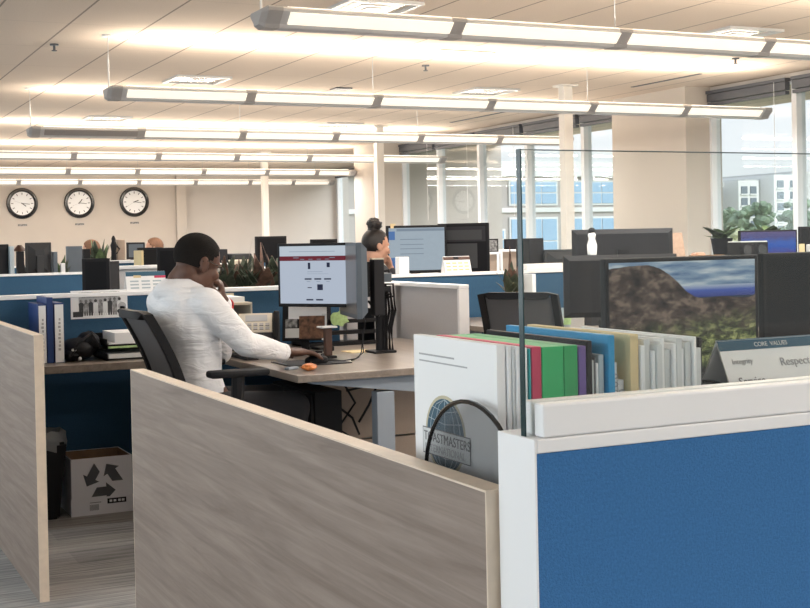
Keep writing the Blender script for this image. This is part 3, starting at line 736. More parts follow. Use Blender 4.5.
for k, (w, h, yn, c) in enumerate(((.006, .283, 1.532, 'paper'), (.004, .279, 1.530, 'paper2'), (.006, .282, 1.528, 'paper'), (.004, .276, 1.525, 'paper2'), (.004, .28, 1.524, 'paper'))):
    sheet('paper_booklet', 'white paper booklet behind the logo booklet, %s in the sorter' % ('second', 'third', 'fourth', 'fifth', 'sixth')[k], x, x+w, yn, yn+.283, h, c, 'booklet', 'white booklets in the file sorter'); x += w+.0008
FO = [('teal folder, thin, between white booklets and the red folder', .9385, .0415-.0385, .278, 'f_teal', 0), ('red folder between the thin teal one and the green ones', .943, .016, .280, 'f_red', 0),
      ('wide bright green folder, left of the two green ones', .960, .036, .279, 'f_green', 0), ('deep green folder beside the purple folder', .997, .023, .279, 'f_green2', 0), ('purple folder right of the green folders', 1.0215, .013, .277, 'f_purple', 0),
      ('black folder between purple folder and white papers', 1.036, .009, .284, 'black', 0)]
for lb, x, w, h, mt, tb in FO: sheet('folder', lb, x, x+w, 1.525, 1.525+.29, h, mt)
x = 1.047
for k, (w, h, c) in enumerate(((.006, .255, 'paper2'), (.003, .258, 'ink'), (.005, .25, 'paper'), (.0095, .262, 'f_grey'))):
    sheet('document', ('pale document right of the black folder', 'dark backed document among pale papers', 'thin white document in the sorter', 'grey blue document beside the cyan folder')[k], x, x+w-.0006, 1.532, 1.532+.27, h, c, 'document', 'loose documents in the sorter'); x += w
sheet('folder', 'cyan blue folder right of the pale documents', 1.0735, 1.0845, 1.525, 1.815, .290, 'f_blue')
for k, (x, h) in enumerate(((1.088, .248), (1.100, .222))):
    t = thing('spiral_notebook', ('taller spiral notebook beside the cyan folder', 'shorter spiral notebook beside the manila folder')[k], 'notebook', (x, 1.6, ZF), 0, 'spiral notebooks in the sorter')
    b = MB(); b.box(x, x+.010, 1.540, 1.75, ZF, ZF+h); b.build('notebook_pages', 'paper', t, world=True)
    b = MB()
    for j in range(int(h/.012)-1): b.tube([(x+.005+.0055*math.cos(a), 1.538, ZF+.012+.012*j+.0035*math.sin(a)) for a in [2*PI*i/8 for i in range(9)]], .0009, 4)
    b.build('spiral_binding', 'lightink', t, world=True)
sheet('folder', 'manila folder standing tall, right of the spiral notebooks', 1.114, 1.129, 1.528, 1.815, .289, 'manila')
x = 1.131
for k in range(12):
    w = (.008, .012, .006, .011)[k % 4]; h = .272+.010*math.sin(k*2.1)
    nm = ('first', 'second', 'third', 'fourth', 'fifth', 'sixth', 'seventh', 'eighth', 'ninth', 'tenth', 'eleventh', 'twelfth')[k]
    sheet('paper_file', 'white paper file, %s to the right of the manila folder' % nm, x, x+w-.0008, 1.525+.004*math.sin(k*1.7), 1.82, h, ('paper', 'paper2')[k % 2], 'paper file', 'white files in the sorter', tab=(.14, .20) if k == 11 else None); x += w
sheet('folder', 'black divider behind the white files at the right end', x, x+.006, 1.53, 1.84, .278, 'black2')
# tent card
t = thing('tent_card', 'white folded tent card with slate header and words, right end behind the partition', 'sign', (1.55, 1.6, ZS))
TZ = 1.129
def tent(z): k = (TZ-z)/(TZ-ZS); return 1.60-.125*k, 1.60+.145*k
xl, xr = 1.333, 1.74
yf, yb = tent(ZS)
b = MB()
b.loft([[(xl+.0, yf, ZS), (xr, yf, ZS), (xr, 1.6, TZ), (xl, 1.6, TZ)], [(xl, yf+.002, ZS), (xr, yf+.002, ZS), (xr, 1.602, TZ-.001), (xl, 1.602, TZ-.001)]])
b.loft([[(xl, yb, ZS), (xr, yb, ZS), (xr, 1.6, TZ-.0005), (xl, 1.6, TZ-.0005)], [(xl, yb-.002, ZS), (xr, yb-.002, ZS), (xr, 1.598, TZ-.0015), (xl, 1.598, TZ-.0015)]])
b.build('folded_card', 'paper', t, world=True)
up = V((0, 1.6-yf, TZ-ZS)).normalized(); Lf = V((0, 1.6-yf, TZ-ZS)).length
Tt = frame(V((xl, yf, ZS)), (1, 0, 0), up); Tt = Matrix.Translation(Tt.to_3x3() @ V((0, 0, .0006))) @ Tt
b = MB(); b.prism([(.0, Lf-.019), (xr-xl, Lf-.019), (xr-xl, Lf-.0005), (0, Lf-.0005)], Tt, 0, .0004); b.build('header_strip', 'header', t, world=True)
hz = lambda z: (z-ZS)/(TZ-ZS)*Lf
text('CORE  VALUES', .0105, Tt @ Matrix.Translation((1.405-xl, Lf-.0145, .0006)), 'paper2', t, world=True)
text('Integrity', .0125, Tt @ Matrix.Translation((1.350-xl, hz(1.091), .0004)), 'lightink', t, world=True)
text('Respect', .0195, Tt @ Matrix.Translation((1.447-xl, hz(1.084), .0004)), 'lightink', t, world=True)
text('Service', .0185, Tt @ Matrix.Translation((1.352-xl, hz(1.059), .0004)), 'ink', t, world=True)
# monitors of the near workstation
monitor('large monitor showing a hill landscape under clouds, behind the glass', 2.232, 2.82, .74, 0, .525, .325, .335, 'scr_mountain', bez=.012)
monitor('black monitor with a dark screen at the right edge, beside the landscape monitor', 2.775, 2.82, .74, 0, .525, .325, .338, 'screenoff', bez=.012)

# ------------------------------------------------------------------ outside
def sky():
    w = bpy.data.worlds.new('sky'); SC.world = w; w.use_nodes = True; nt = w.node_tree; bg = nt.nodes['Background']
    tc = N(nt, 'ShaderNodeTexCoord'); s = N(nt, 'ShaderNodeSeparateXYZ'); L(nt, tc.outputs['Generated'], s.inputs[0])
    r = ramp(nt, [(0, (.30, .33, .30)), (.49, (.55, .58, .58)), (.52, (.86, .87, .88)), (.75, (.80, .86, .93)), (1, (.70, .80, .95))])
    a = math_(nt, 'MULTIPLY_ADD', s.outputs[2], .5, .5); L(nt, a, r.inputs['Fac']); L(nt, r.outputs[0], bg.inputs['Color']); bg.inputs['Strength'].default_value = SKY
SKY = .84
sky()
sl = bpy.data.lights.new('sun', 'SUN'); sl.energy = 2.3; sl.angle = math.radians(35); sl.color = (1, .97, .93)
so = bpy.data.objects.new('sun', sl); COL.objects.link(so); so.rotation_euler = V((-.55, .70, -.46)).to_track_quat('-Z', 'Y').to_euler(); so.location = (30, -30, 30)
GZ = -5.0
o = simple('ground_outside', 'ground', (9.8, 260, -60, 260, GZ-.2, GZ))
# office block seen through the middle windows: facade faces -y
t = thing('office_building', 'tan office building with blue windows outside the middle windows', 'building', (26, 46, GZ))
b = MB(); b.box(16, 31.8, 44, 52, GZ, 3.75); b.build('facade', 'bld_tan', t, world=True)
b = MB(); b.box(15.8, 32.0, 43.7, 52, 3.75, 4.35); b.build('parapet', 'bld_white', t, world=True)
b = MB(); b.box(16, 31.8, 43.9, 44, 2.30, 2.48); b.build('ledge', 'bld_white', t, world=True)
for x0, x1, z0, z1 in ((22.9, 24.3, .9, 3.3), (22.9, 24.3, -2.0, .6), (25.2, 26.0, .85, 1.6), (26.3, 28.5, 2.62, 3.55), (26.3, 28.5, .2, 2.05), (29.3, 31.4, 2.62, 3.55), (29.3, 31.4, .2, 2.05), (26.3, 28.5, -2.8, -.5), (29.3, 31.4, -2.8, -.5)):
    b = MB(); b.box(x0-.05, x1+.05, 43.93, 44, z0-.05, z1+.05); wf = b.build('window_surround', 'bld_white', t, world=True)
    b = MB(); n = max(1, round((x1-x0)/.7)); w = (x1-x0)/n
    for i in range(n):
        for j in range(2):
            h = (z1-z0)/2; b.box(x0+i*w+.03, x0+(i+1)*w-.03, 43.90, 43.95, z0+j*h+.03, z0+(j+1)*h-.03)
    b.build('pane', 'bld_glass', wf, world=True)
# apartment block far beyond the right window
t = thing('apartment_building', 'pale apartment building with dark windows far outside the right window', 'building', (90, 106, GZ)); APT = t
for nm, mt, q in (('wing', 'bld_grey', (82.0, 84.4, 100, 112, GZ, 5.9)), ('wing', 'bld_white', (86.6, 89.2, 99, 112, GZ, 6.5)), ('wing', 'bld_grey', (89.2, 91.2, 101, 112, GZ, 6.7)), ('wing', 'bld_white', (91.2, 94.5, 99, 112, GZ, 7.1)), ('wing', 'bld_grey', (94.5, 102.5, 100, 112, GZ, 7.5)), ('link_block', 'bld_tan', (84.4, 86.6, 104, 112, GZ, 5.5)), ('flat_roof', 'bld_grey', (81.4, 85.2, 99.5, 112, 5.9, 6.3))):
    b = MB(); b.box(*q); b.build(nm, mt, t, world=True)
for x0, x1, yf, zt in ((82.5, 83.2, 100, 4.7), (86.95, 87.7, 99, 5.1), (88.1, 88.85, 99, 5.1), (91.6, 92.4, 99, 5.7), (93.3, 94.1, 99, 5.7), (95.2, 96.4, 100, 6), (98, 99.4, 100, 6)):
    for k in range(5):
        z = zt+.9-1.15*k-.8; b = MB(); b.box(x0, x1, yf-.08, yf, z, z+.72); wf = b.build('window', 'bld_dark', t, world=True)
        b = MB(); b.box(x0-.1, x1+.1, yf-.15, yf, z-.16, z-.02); b.build('window_sill', 'bld_white', wf, world=True)
APT.location.x -= 1.0
tag(simple('retaining_wall', 'terrace', (62, 78, 81, 82, GZ, .9), kind=None), 'low pale retaining wall in front of the apartments outside', 'wall')
def blobtree(x, y, h, r, mt, label, seed):
    rnd = random.Random(seed)
    t = thing('tree', label, 'tree', (x, y, GZ), 0, 'trees and bushes outside the windows')
    b = MB(); b.cyl((0, 0, 0), (0, 0, h*.6), .18, .1); b.build('trunk', 'bark', t)
    b = MB()
    for k in range(46):
        a = rnd.uniform(0, 2*PI); q = rnd.random()**.6; z = h*(.30+.62*rnd.random()); w = r*(1-abs((z/h-.55)/.6)**2)*q
        s = r*rnd.uniform(.14, .30)
        m = Matrix.Translation((w*math.cos(a), w*math.sin(a), z)) @ Matrix.Diagonal((s, s, s*.8, 1))
        rr = bmesh.ops.create_icosphere(b.bm, subdivisions=2, radius=1, matrix=m)
        for v in rr['verts']: v.co += V((rnd.uniform(-1, 1), rnd.uniform(-1, 1), rnd.uniform(-1, 1)))*s*.28
    b.build('foliage', mt, t)
TR = [(58, 71.5, 8.4, 1.8, 'tree1', 'dark green tree outside, left part of the right window'), (62, 73.5, 7.0, 2.2, 'tree2', 'dry yellow green bush outside, below the apartment windows'), (69, 78, 9.2, 1.9, 'tree1', 'green tree before the middle of the apartment building'), (60.5, 66, 6.2, 2.2, 'tree2', 'broad pale bush below the retaining wall outside'),
      (65, 68.5, 6.6, 2.1, 'tree2', 'yellowish bush right of the broad pale one outside'), (76, 80.5, 9.4, 2.0, 'tree1', 'tall green tree behind the window mullion at the right'), (74, 72, 9.6, 2.4, 'tree1', 'large dark tree at the right edge outside'), (79, 93, 9.4, 1.9, 'tree1', 'tree touching the grey left wing of the apartments'), (22.5, 34, 4.2, 1.6, 'tree1', 'small tree at the foot of the office building'), (19.2, 30, 4.0, 1.8, 'tree1', 'small round tree before the blue office windows')]
for i, q in enumerate(TR): blobtree(*q, i)

# ------------------------------------------------------------------ cubicle rows
GP = 'white capped partitions between the cubicle rows'
partition('cubicle_partition', 'blue partition behind the seated man, with binders and a pinned photo before it', .842, 2.80, 6.50, 6.58, 1.06, 'fab_teal', group=GP, post1=False)
partition('grey_partition', 'grey fabric partition piece behind the monitor pole, joining the blue one', 2.8005, 3.151, 6.50, 6.58, 1.06, 'fab_grey', post0=False, post1=False)
partition('cubicle_partition', 'blue partition before the woman and her two monitors', 3.215, 8.9, 7.84, 7.92, 1.06, 'fab_teal', group=GP, post0=False)
partition('grey_partition', 'light grey partition with a white end edge, right of the monitor pole', 3.152, 3.212, 5.80, 7.92, 1.058, 'fab_grey', axis='y')
partition('cubicle_partition', 'second blue partition row at the far left, below the dark monitor backs', 1.0, 4.6, 11.75, 11.83, 1.06, 'fab_teal', group=GP)
partition('cubicle_partition', 'third blue partition row, mostly hidden behind dark desk clutter', 1.6, 7.5, 16.6, 16.68, 1.06, 'fab_teal', group=GP)
partition('grey_partition', 'grey fabric partition behind the small desk calendar', 1.72, 2.5, 7.60, 7.66, 1.175, 'fab_grey')
partition('cubicle_partition', 'short blue partition peeking above the grey one, left of the man', 2.05, 2.75, 9.2, 9.26, 1.19, 'fab_teal', group=GP)
partition('beige_partition', 'beige partition with white edge below small framed pictures by the window', 5.55, 5.86, 10.0, 10.05, 1.17, 'fab_beige')
partition('beige_partition', 'beige partition just left of the glass edge, rounded white side', 5.875, 6.10, 10.0, 10.05, 1.19, 'fab_beige')
partition('cubicle_partition', 'blue partition seen through the glass above the white papers', 5.5, 6.6, 8.62, 8.68, 1.19, 'fab_teal', group=GP)

# man's workstation
worktop('grey laminate corner desk where the man rests his hand on the mouse', 1.915, 3.148, 4.945, 6.495, legs=((1, 1), (0, 1)), th=.032)
worktop('narrow grey worktop under the binders at left, against the blue partition', .842, 1.912, 6.02, 6.495, legs=())
t = thing('side_panel', 'pale grey side panel under the worktop, right of the recycling box', 'panel', (1.60, 6.27, 0)); b = MB(); b.box(1.59, 1.62, 6.10, 6.49, 0, .703, bev=.003); b.build('panel_board', 'fab_grey', t, world=True)
b = MB(); b.box(1.60, 1.61, 6.101, 6.11, .0, .02); b.build('glide', 'black', t, world=True)
t = [o for o in SC.objects if o.get('label', '').startswith('grey laminate corner desk')][0]
b = MB()   # curved apron and C-leg at the near right
b.loft([[(1.99+.95*k/10, 4.99, .708) for k in range(11)]+[(1.99+.95*k/10, 4.99, .708-.012-.085*min(1, max(0, (k/10-.0)*1.5))) for k in range(10, -1, -1)], [(1.99+.95*k/10, 5.03, .708) for k in range(11)]+[(1.99+.95*k/10, 5.03, .708-.012-.085*min(1, max(0, k/10*1.5))) for k in range(10, -1, -1)]])
b.build('apron', 'steel', t, world=True)
b = MB(); b.box(2.30, 2.385, 4.995, 5.055, 0, .64, bev=.004); b.build('leg', 'steel', t, world=True)
b = MB(); b.box(2.27, 2.42, 4.96, 5.5, 0, .025, bev=.004); b.build('foot_bar', 'steel', t, world=True)
t = thing('drawer_unit', 'black drawer pedestal under the desk, left of the grey leg', 'cabinet', (2.2, 5.55, 0))
b = MB(); b.box(2.13, 2.265, 5.30, 5.85, .03, .62, bev=.004); b.build('carcass', 'black', t, world=True)
for k in range(3):
    z = .05+.19*k; b = MB(); b.box(2.115, 2.13, 5.31, 5.84, z, z+.18, bev=.003); d = b.build('drawer', 'black2', t, world=True)
    b = MB(); b.box(2.105, 2.116, 5.47, 5.63, z+.13, z+.145); b.build('handle', 'darkgrey', d, world=True)
b = MB(); b.box(2.14, 2.255, 5.31, 5.84, 0, .03); b.build('plinth', 'black', t, world=True)
tag(simple('beige_panel', 'fab_beige', (2.275, 3.14, 5.62, 5.65, .34, .70), (2.275, 3.14, 5.62, 5.65, .002, .33), kind=None), 'beige panel in two tiles under the desk, behind the grey leg', 'panel')

# ------------------------------------------------------------------ things at the man's workstation
chair('black mesh task chair the man in white sits on', 1.72, 5.29, .03)
monitor('monitor showing a shop web page with a dark red bar, facing the man', 2.375, 5.86, .74, math.radians(-53), .43, .318, .392, 'scr_page', bez=.014, page='web', case='black', arm=True)
wm = [o for o in SC.objects if o.get('label', '').startswith('monitor showing a shop')][0]
b = MB(); b.box(2.36, 2.48, 5.87, 5.93, 1.08, 1.19); b.tube([(2.43, 5.91, 1.13), (2.56, 5.93, 1.10), (2.64, 5.80, 1.07), (2.655, 5.74, 1.06)], .016, 8); b.build('swivel_arm', 'black', wm, world=True)
def side_monitor():
    t = thing('monitor', 'blue grey monitor seen edge-on, carried by the pole right of the web page', 'monitor', (2.475, 5.66, .945), math.radians(-103))
    w, h = .46, .36
    b = MB(); b.loft([[(-w/2, -.012, -h/2), (w/2, -.012, -h/2), (w/2, -.012, h/2), (-w/2, -.012, h/2)], [(-w/2, .012, -h/2), (w/2, .012, -h/2), (w/2, .012, h/2), (-w/2, .012, h/2)], [(-w/2+.03, .045, -h/2+.03), (w/2-.03, .045, -h/2+.03), (w/2-.03, .045, h/2-.03), (-w/2+.03, .045, h/2-.03)], [(-.12, .06, -.1), (.12, .06, -.1), (.12, .06, .1), (-.12, .06, .1)]])
    o = b.build('casing', 'bezelgrey', t)
    b = MB(); b.quad([(-w/2+.015, -.0127, -h/2+.02), (w/2-.015, -.0127, -h/2+.02), (w/2-.015, -.0127, h/2-.015), (-w/2+.015, -.0127, h/2-.015)]); b.build('screen', 'taupe', t, normals=False)
    for ch in t.children:
        for v in ch.data.vertices: v.co.z += .165
    b = MB(); b.box(-.06, .06, .06, .085, .08, .25); b.build('mount_plate', 'black', t)
side_monitor()
t = thing('monitor_stand', 'black pole monitor arm with hanging cables standing on the desk', 'monitor arm', (2.66, 5.72, .74))
b = MB(); b.box(2.60, 2.72, 5.66, 5.78, .74, .752, bev=.003); b.build('clamp_base', 'black', t, world=True)
b = MB(); b.cyl((2.655, 5.72, .752), (2.655, 5.72, 1.09), .02); b.box(2.668, 2.69, 5.70, 5.74, .752, 1.08); b.build('post', 'black', t, world=True)
b = MB(); b.tube([(2.655, 5.72, 1.05), (2.62, 5.72, 1.05), (2.595, 5.70, 1.05)], .018); b.box(2.60, 2.70, 5.68, 5.76, 1.04, 1.065); b.build('arm', 'black2', t, world=True)
b = MB()
for k in range(6):
    a = k*1.1; x = 2.70+.016*math.cos(a); y = 5.70+.02*math.sin(a)
    b.tube([(2.64, 5.72, 1.08-.015*k), (x, y-.02, 1.08-.012*k), (x+.012, y-.012, .95), (x-.004+.006*math.sin(k), y, .86), (x, y, .745)], .006, 6)
b.build('cable_bundle', 'black', t, world=True, smooth=True)
b = MB(); b.tube([(2.58, 5.68, 1.0), (2.60, 5.6, .93), (2.64, 5.63, .96), (2.655, 5.70, 1.02)], .006, 6); b.tube([(2.56, 5.68, 1.06), (2.6, 5.62, 1.00), (2.65, 5.70, 1.08)], .005, 6); b.build('loop_cable', 'black', t, world=True, smooth=True)
t = thing('thin_client', 'dark flat computer box fixed behind the edge-on monitor', 'computer', (2.60, 5.72, .94))
b = MB(); b.box(2.575, 2.633, 5.60, 5.655, .93, 1.205, bev=.006); b.build('client_case', 'black2', t, world=True)
b = MB(); b.box(2.572, 2.636, 5.61, 5.645, 1.205, 1.212); b.cyl((2.60, 5.655, 1.05), (2.60, 5.70, 1.05), .02); b.build('bracket', 'cream', t, world=True)
t = thing('webcam', 'black camera perched on top of the monitor pole', 'camera', (2.66, 5.72, 1.090))
b = MB(); b.cyl((2.61, 5.70, 1.112), (2.69, 5.74, 1.112), .022); b.box(2.64, 2.67, 5.71, 5.73, 1.090, 1.100); b.build('camera_body', 'black', t, world=True)
b = MB(); b.box(2.665, 2.72, 5.70, 5.76, 1.090, 1.135, bev=.004); b.build('camera_box', 'bezelgrey', t, world=True)
b = MB(); b.tube([(2.60, 5.7, 1.095), (2.64, 5.69, 1.140), (2.70, 5.70, 1.150), (2.73, 5.74, 1.120)], .007, 6); b.build('cable', 'black', t, world=True)
# desk telephone
t = thing('desk_phone', 'cream and grey desk phone with screen, beside the document tray', 'telephone', (2.12, 6.02, .74), math.radians(-20))
T = Matrix.Rotation(math.radians(33), 4, 'X')
b = MB(); b.loft([[(-.10, -.07, 0), (.11, -.07, 0), (.11, .10, 0), (-.10, .10, 0)], [(-.10, -.07, .03), (.11, -.07, .03), (.11, .09, .20), (-.10, .09, .20)]]); b.build('phone_body', 'darkgrey', t)
sl = math.atan2(.17, .16); R = Matrix.Translation((0, -.07, .03)) @ Matrix.Rotation(sl, 4, 'X')
b = MB(); b.box(-.095, .075, .10, .225, .0, .012, bev=.003, T=R); fp = b.build('face_plate', 'cream', t)
b = MB(); b.box(-.06, .05, .17, .21, .0125, .014, T=R); b.build('display', 'lightink', fp)
b = MB()
for i in range(5):
    for j in range(2): b.box(-.08+.03*i, -.06+.03*i, .115+.024*j, .130+.024*j, .0125, .017, T=R)
b.build('key_button', 'sep', fp)
b = MB(); b.box(-.095, .075, .0, .10, .0, .008, T=R); kp = b.build('keypad_plate', 'black2', t)
b = MB()
for i in range(3):
    for j in range(3): b.box(-.085+.022*i, -.069+.022*i, .015+.026*j, .031+.026*j, .008, .013, T=R)
b.build('key_button', 'paper2', kp)
b = MB(); c = R @ V((.035, .05, .010)); b.cyl(c-R.to_3x3() @ V((0, 0, .002)), c+R.to_3x3() @ V((0, 0, .003)), .022); b.build('navigation_pad', 'steel', kp)
b = MB(); b.box(.080, .112, .0, .22, .008, .04, bev=.01, T=R); b.build('handset', 'black', t)
# cream trays left of the phone
t = thing('document_tray', 'cream two-tier document tray just behind the man\'s raised arm', 'tray', (2.06, 6.28, .74))
for z in (.74, .86, .985):
    b = MB(); b.box(1.96, 2.13, 6.12, 6.42, z, z+.012); b.box(1.96, 2.13, 6.41, 6.42, z, z+.05); b.build('tray_shelf', 'cream', t, world=True)
for x in (1.96, 2.122):
    b = MB(); b.box(x, x+.008, 6.12, 6.42, .752, .985); b.build('tray_side', 'cream', t, world=True)
tag(simple('paper_pad', 'paper', (1.98, 2.10, 6.15, 6.38, .9975, 1.025), kind=None), 'pad of white paper on top of the cream tray', 'paper')
tag(simple('black_box', 'black2', (1.985, 2.11, 6.14, 6.38, .7525, .83), kind=None), 'dark box inside the lower cream tray', 'box')
# document holder with pictures
t = thing('document_holder', 'black slanted document holder with papers and a brown picture, under the web page', 'document holder', (2.36, 5.98, .74), math.radians(-25))
R = Matrix.Translation((0, -.02, .06)) @ Matrix.Rotation(math.radians(68), 4, 'X')
b = MB(); b.box(-.115, .115, 0, .205, -.008, 0, bev=.003, T=R); b.build('backing_board', 'black', t)
b = MB(); b.box(-.09, .09, -.08, .10, 0, .012, bev=.003); b.box(-.02, .02, .0, .03, .01, .10); b.build('holder_foot', 'black', t)
for nm, q, m_, k in (('paper_note', (-.085, .11, .115, .20), 'paper', 1), ('paper_note', (-.10, -.03, .015, .065), 'paper2', 1), ('picture_print', (-.03, .10, .01, .13), 'pic1', 2), ('picture_print', (-.10, -.04, .07, .115), 'pic2', 1)):
    b = MB(); b.box(*q, .0005, .0005+.0008*k, T=R); b.build(nm, m_, t)
b = MB(); b.box(.085, .11, .0, .14, .0005, .002, T=R); b.build('paper_strip', 'paper2', t)
t = tag(simple('sticky_note', 'yellow', (2.525, 2.562, 6.2045, 6.2105, .90, .945), kind=None), 'small yellow sticky note below the web page monitor', 'note')
t = thing('desk_organizer', 'black wire desk organizer holding papers, below the monitors', 'organizer', (2.62, 6.3, .74))
for z in (.742, .80, .86):
    b = MB(); b.box(2.46, 2.86, 6.21, 6.45, z, z+.006); b.box(2.46, 2.86, 6.209, 6.213, z, z+.02); b.build('tray_shelf', 'black', t, world=True)
for x in (2.46, 2.856):
    b = MB(); b.box(x, x+.004, 6.22, 6.44, .742, .93); b.build('organizer_side', 'black', t, world=True)
b = MB(); b.box(2.46, 2.60, 6.209, 6.22, .85, .95); b.build('name_tag_plate', 'black2', t, world=True)
b = MB()
rnd = random.Random(3)
pts = [(.05*math.cos(2*PI*k/14)*(1+.25*rnd.uniform(-1, 1)), .043*math.sin(2*PI*k/14)*(1+.25*rnd.uniform(-1, 1))) for k in range(14)]
b.prism(pts, frame((2.65, 6.2095, .885), (1, 0, 0), (0, 0, 1)), 0, .002); tag(b.build('paper_note', 'greennote'), 'pale green crumpled note under the edge-on monitor', 'note')
t = thing('phone_stand', 'small dark brown block stand with a white top on the desk', 'stand', (2.33, 5.60, .74))
b = MB(); b.box(2.30, 2.36, 5.57, 5.64, .74, .752, bev=.002); b.build('stand_base', 'black', t, world=True)
b = MB(); b.box(2.31, 2.345, 5.59, 5.62, .752, .885, bev=.003); b.build('stand_column', 'brownplastic', t, world=True)
b = MB(); b.box(2.285, 2.365, 5.57, 5.64, .885, .893, bev=.002); b.build('stand_top', 'paper', t, world=True)
b = MB(); b.box(2.52, 2.66, 5.76, 5.90, .74, .743); tag(b.build('envelope', 'manila'), 'pale envelope lying flat on the desk by the pole', 'envelope')
b = MB(); b.cbox((2.45, 5.97, .752), (.1, .07, .024), (0, 0, .3), bev=.005); tag(b.build('stapler', 'black'), 'small black gadget on the desk in front of the document holder', 'gadget')
t = thing('computer_mouse', 'black mouse under the man\'s right hand, with a cable', 'mouse', (2.17, 5.365, .745), .2)
b = MB(); b.ball((0, 0, .016), (.06, .033, .020)); b.box(-.05, .05, -.028, .028, 0, .014, bev=.008); b.build('mouse_shell', 'black', t, smooth=True)
b = MB(); b.cyl((.035, -.004, .034), (.035, .004, .034), .008); b.build('scroll_wheel', 'darkgrey', t)
b = MB(); b.tube([(.055, 0, .008), (.13, -.03, .003), (.22, .0, .004), (.33, .09, .02), (.40, .2, .12)], .0025, 6); b.build('mouse_cable', 'black', t, smooth=True)
b = MB(); b.box(2.02, 2.32, 5.30, 5.56, .7405, .7445, bev=.001); tag(b.build('mouse_pad', 'black2'), 'thin dark mouse pad under the mouse', 'mouse pad')
b = MB(); b.tube([(2.36, 5.40, .7435), (2.45, 5.52, .7435), (2.50, 5.60, .76), (2.55, 5.66, .90), (2.53, 5.68, 1.0)], .003, 6); tag(b.build('monitor_cable', 'black', smooth=True), 'thin black cable hanging from the edge-on monitor to the desk', 'cable')
b = MB(); rnd = random.Random(5); b.ball((2.03, 5.105, .756), (.038, .022, .016), u=10, v=7)
for v in b.bm.verts: v.co += V((rnd.uniform(-1, 1), rnd.uniform(-1, 1), rnd.uniform(-.3, .8)))*.004
tag(b.build('snack_packet', 'orange'), 'small crumpled orange packet at the desk corner', 'packet')
b = MB(); b.cbox((1.985, 5.20, .746), (.06, .03, .012), (0, 0, .4), bev=.003); tag(b.build('usb_stick', 'steel'), 'small grey clip on the desk edge beside the orange packet', 'clip')
b = MB(); b.box(1.955, 2.02, 5.72, 5.99, .7405, .757, bev=.004); tag(b.build('keyboard', 'black2'), 'dark keyboard partly hidden behind the man\'s sleeve', 'keyboard')
for i, pts in enumerate(([(2.22, 5.60, .70), (2.30, 5.55, .55), (2.42, 5.54, .45), (2.48, 5.6, .36)], [(2.28, 5.6, .70), (2.36, 5.56, .66), (2.44, 5.55, .52), (2.36, 5.58, .4), (2.46, 5.58, .33)], [(2.60, 5.6, .70), (2.57, 5.57, .6), (2.52, 5.57, .5), (2.47, 5.58, .42)], [(2.66, 5.6, .70), (2.60, 5.56, .64), (2.52, 5.55, .60), (2.40, 5.56, .58)])):
    b = MB(); b.tube([(x, y, z+.003) for x, y, z in pts], .006, 6)
    tag(b.build('power_cable', 'black', smooth=True), ('black cable dangling under the desk, left of the grey leg', 'looped black cable behind the grey desk leg', 'black cable right of the grey desk leg, steep', 'black cable slung flat beneath the desktop')[i], 'cable', 'cables under the desk')

# narrow worktop at the left
for i, (x0, x1, h, m_, lb) in enumerate(((1.075, 1.112, .285, 'paper', 'white spined binder, left of the blue one'), (1.115, 1.145, .315, 'binderblue', 'tall blue binder between two white spined binders'), (1.150, 1.195, .288, 'paper', 'white spined binder, right of the blue one'))):
    t = thing('ring_binder', lb, 'binder', ((x0+x1)/2, 6.3, .74), 0, 'binders on the left worktop')
    b = MB(); b.box(x0, x1, 6.18, 6.45, .741, .741+h, bev=.002); b.build('binder_cover', 'binderblue', t, world=True)
    if i != 1:
        b = MB(); b.box(x0+.002, x1-.002, 6.1785, 6.18, .743, .741+h-.008); sp = b.build('spine_label', 'paper', t, world=True)
        b = MB()
        for k in range(9): b.box((x0+x1)/2-.006+.002*(k % 3), (x0+x1)/2+.006, 6.1778, 6.1785, .80+.018*k, .80+.018*k+.011)
        b.build('label_print', 'lightink', sp, world=True)
t = thing('shoulder_bag', 'slumped black bag lying beside the binders', 'bag', (1.27, 6.28, .74))
b = MB(); b.ball((1.28, 6.28, .795), (.085, .12, .055)); b.ball((1.33, 6.27, .83), (.055, .09, .05)); b.ball((1.24, 6.26, .775), (.05, .09, .035))
rnd = random.Random(8)
for v in b.bm.verts:
    v.co += V((rnd.uniform(-1, 1), rnd.uniform(-1, 1), rnd.uniform(-1, 1)))*.006; v.co.z = max(v.co.z, .741)
b.build('bag_body', 'black', t, world=True, smooth=True)
b = MB(); b.tube([(1.22, 6.17, .77), (1.26, 6.14, .84), (1.32, 6.15, .875), (1.37, 6.18, .80)], .008, 6); b.build('strap', 'black2', t, world=True, smooth=True)
b = MB(); b.ball((1.262, 6.150, .757), .009); b.ball((1.235, 6.155, .80), (.012, .005, .007)); b.build('buckle', 'paper2', t, world=True)
t = thing('letter_tray', 'black two-tier letter tray with papers on the left worktop', 'letter tray', (1.52, 6.28, .74))
for z in (.742, .81):
    b = MB(); b.box(1.385, 1.68, 6.13, 6.42, z, z+.008); b.box(1.385, 1.68, 6.41, 6.42, z, z+.05); b.box(1.385, 1.39, 6.13, 6.42, z, z+.035); b.build('tray_shelf', 'black', t, world=True)
for x in (1.385, 1.672):
    b = MB(); b.box(x, x+.008, 6.35, 6.42, .75, .81); b.build('tray_support', 'black', t, world=True)
tag(simple('paper_stack', 'paper', (1.40, 1.66, 6.135, 6.40, .8185, .825), (1.43, 1.665, 6.14, 6.40, .825, .872), kind=None), 'stack of white papers in the upper letter tray', 'papers')
tag(simple('paper_sheet', 'paper2', (1.395, 1.67, 6.125, 6.40, .7505, .772), kind=None), 'white sheets in the lower letter tray', 'papers')
b = MB(); b.box(1.395, 1.675, 6.128, 6.132, .800, .8095); tag(b.build('tray_label', 'greennote'), 'thin yellow green label strip on the letter tray edge', 'label')
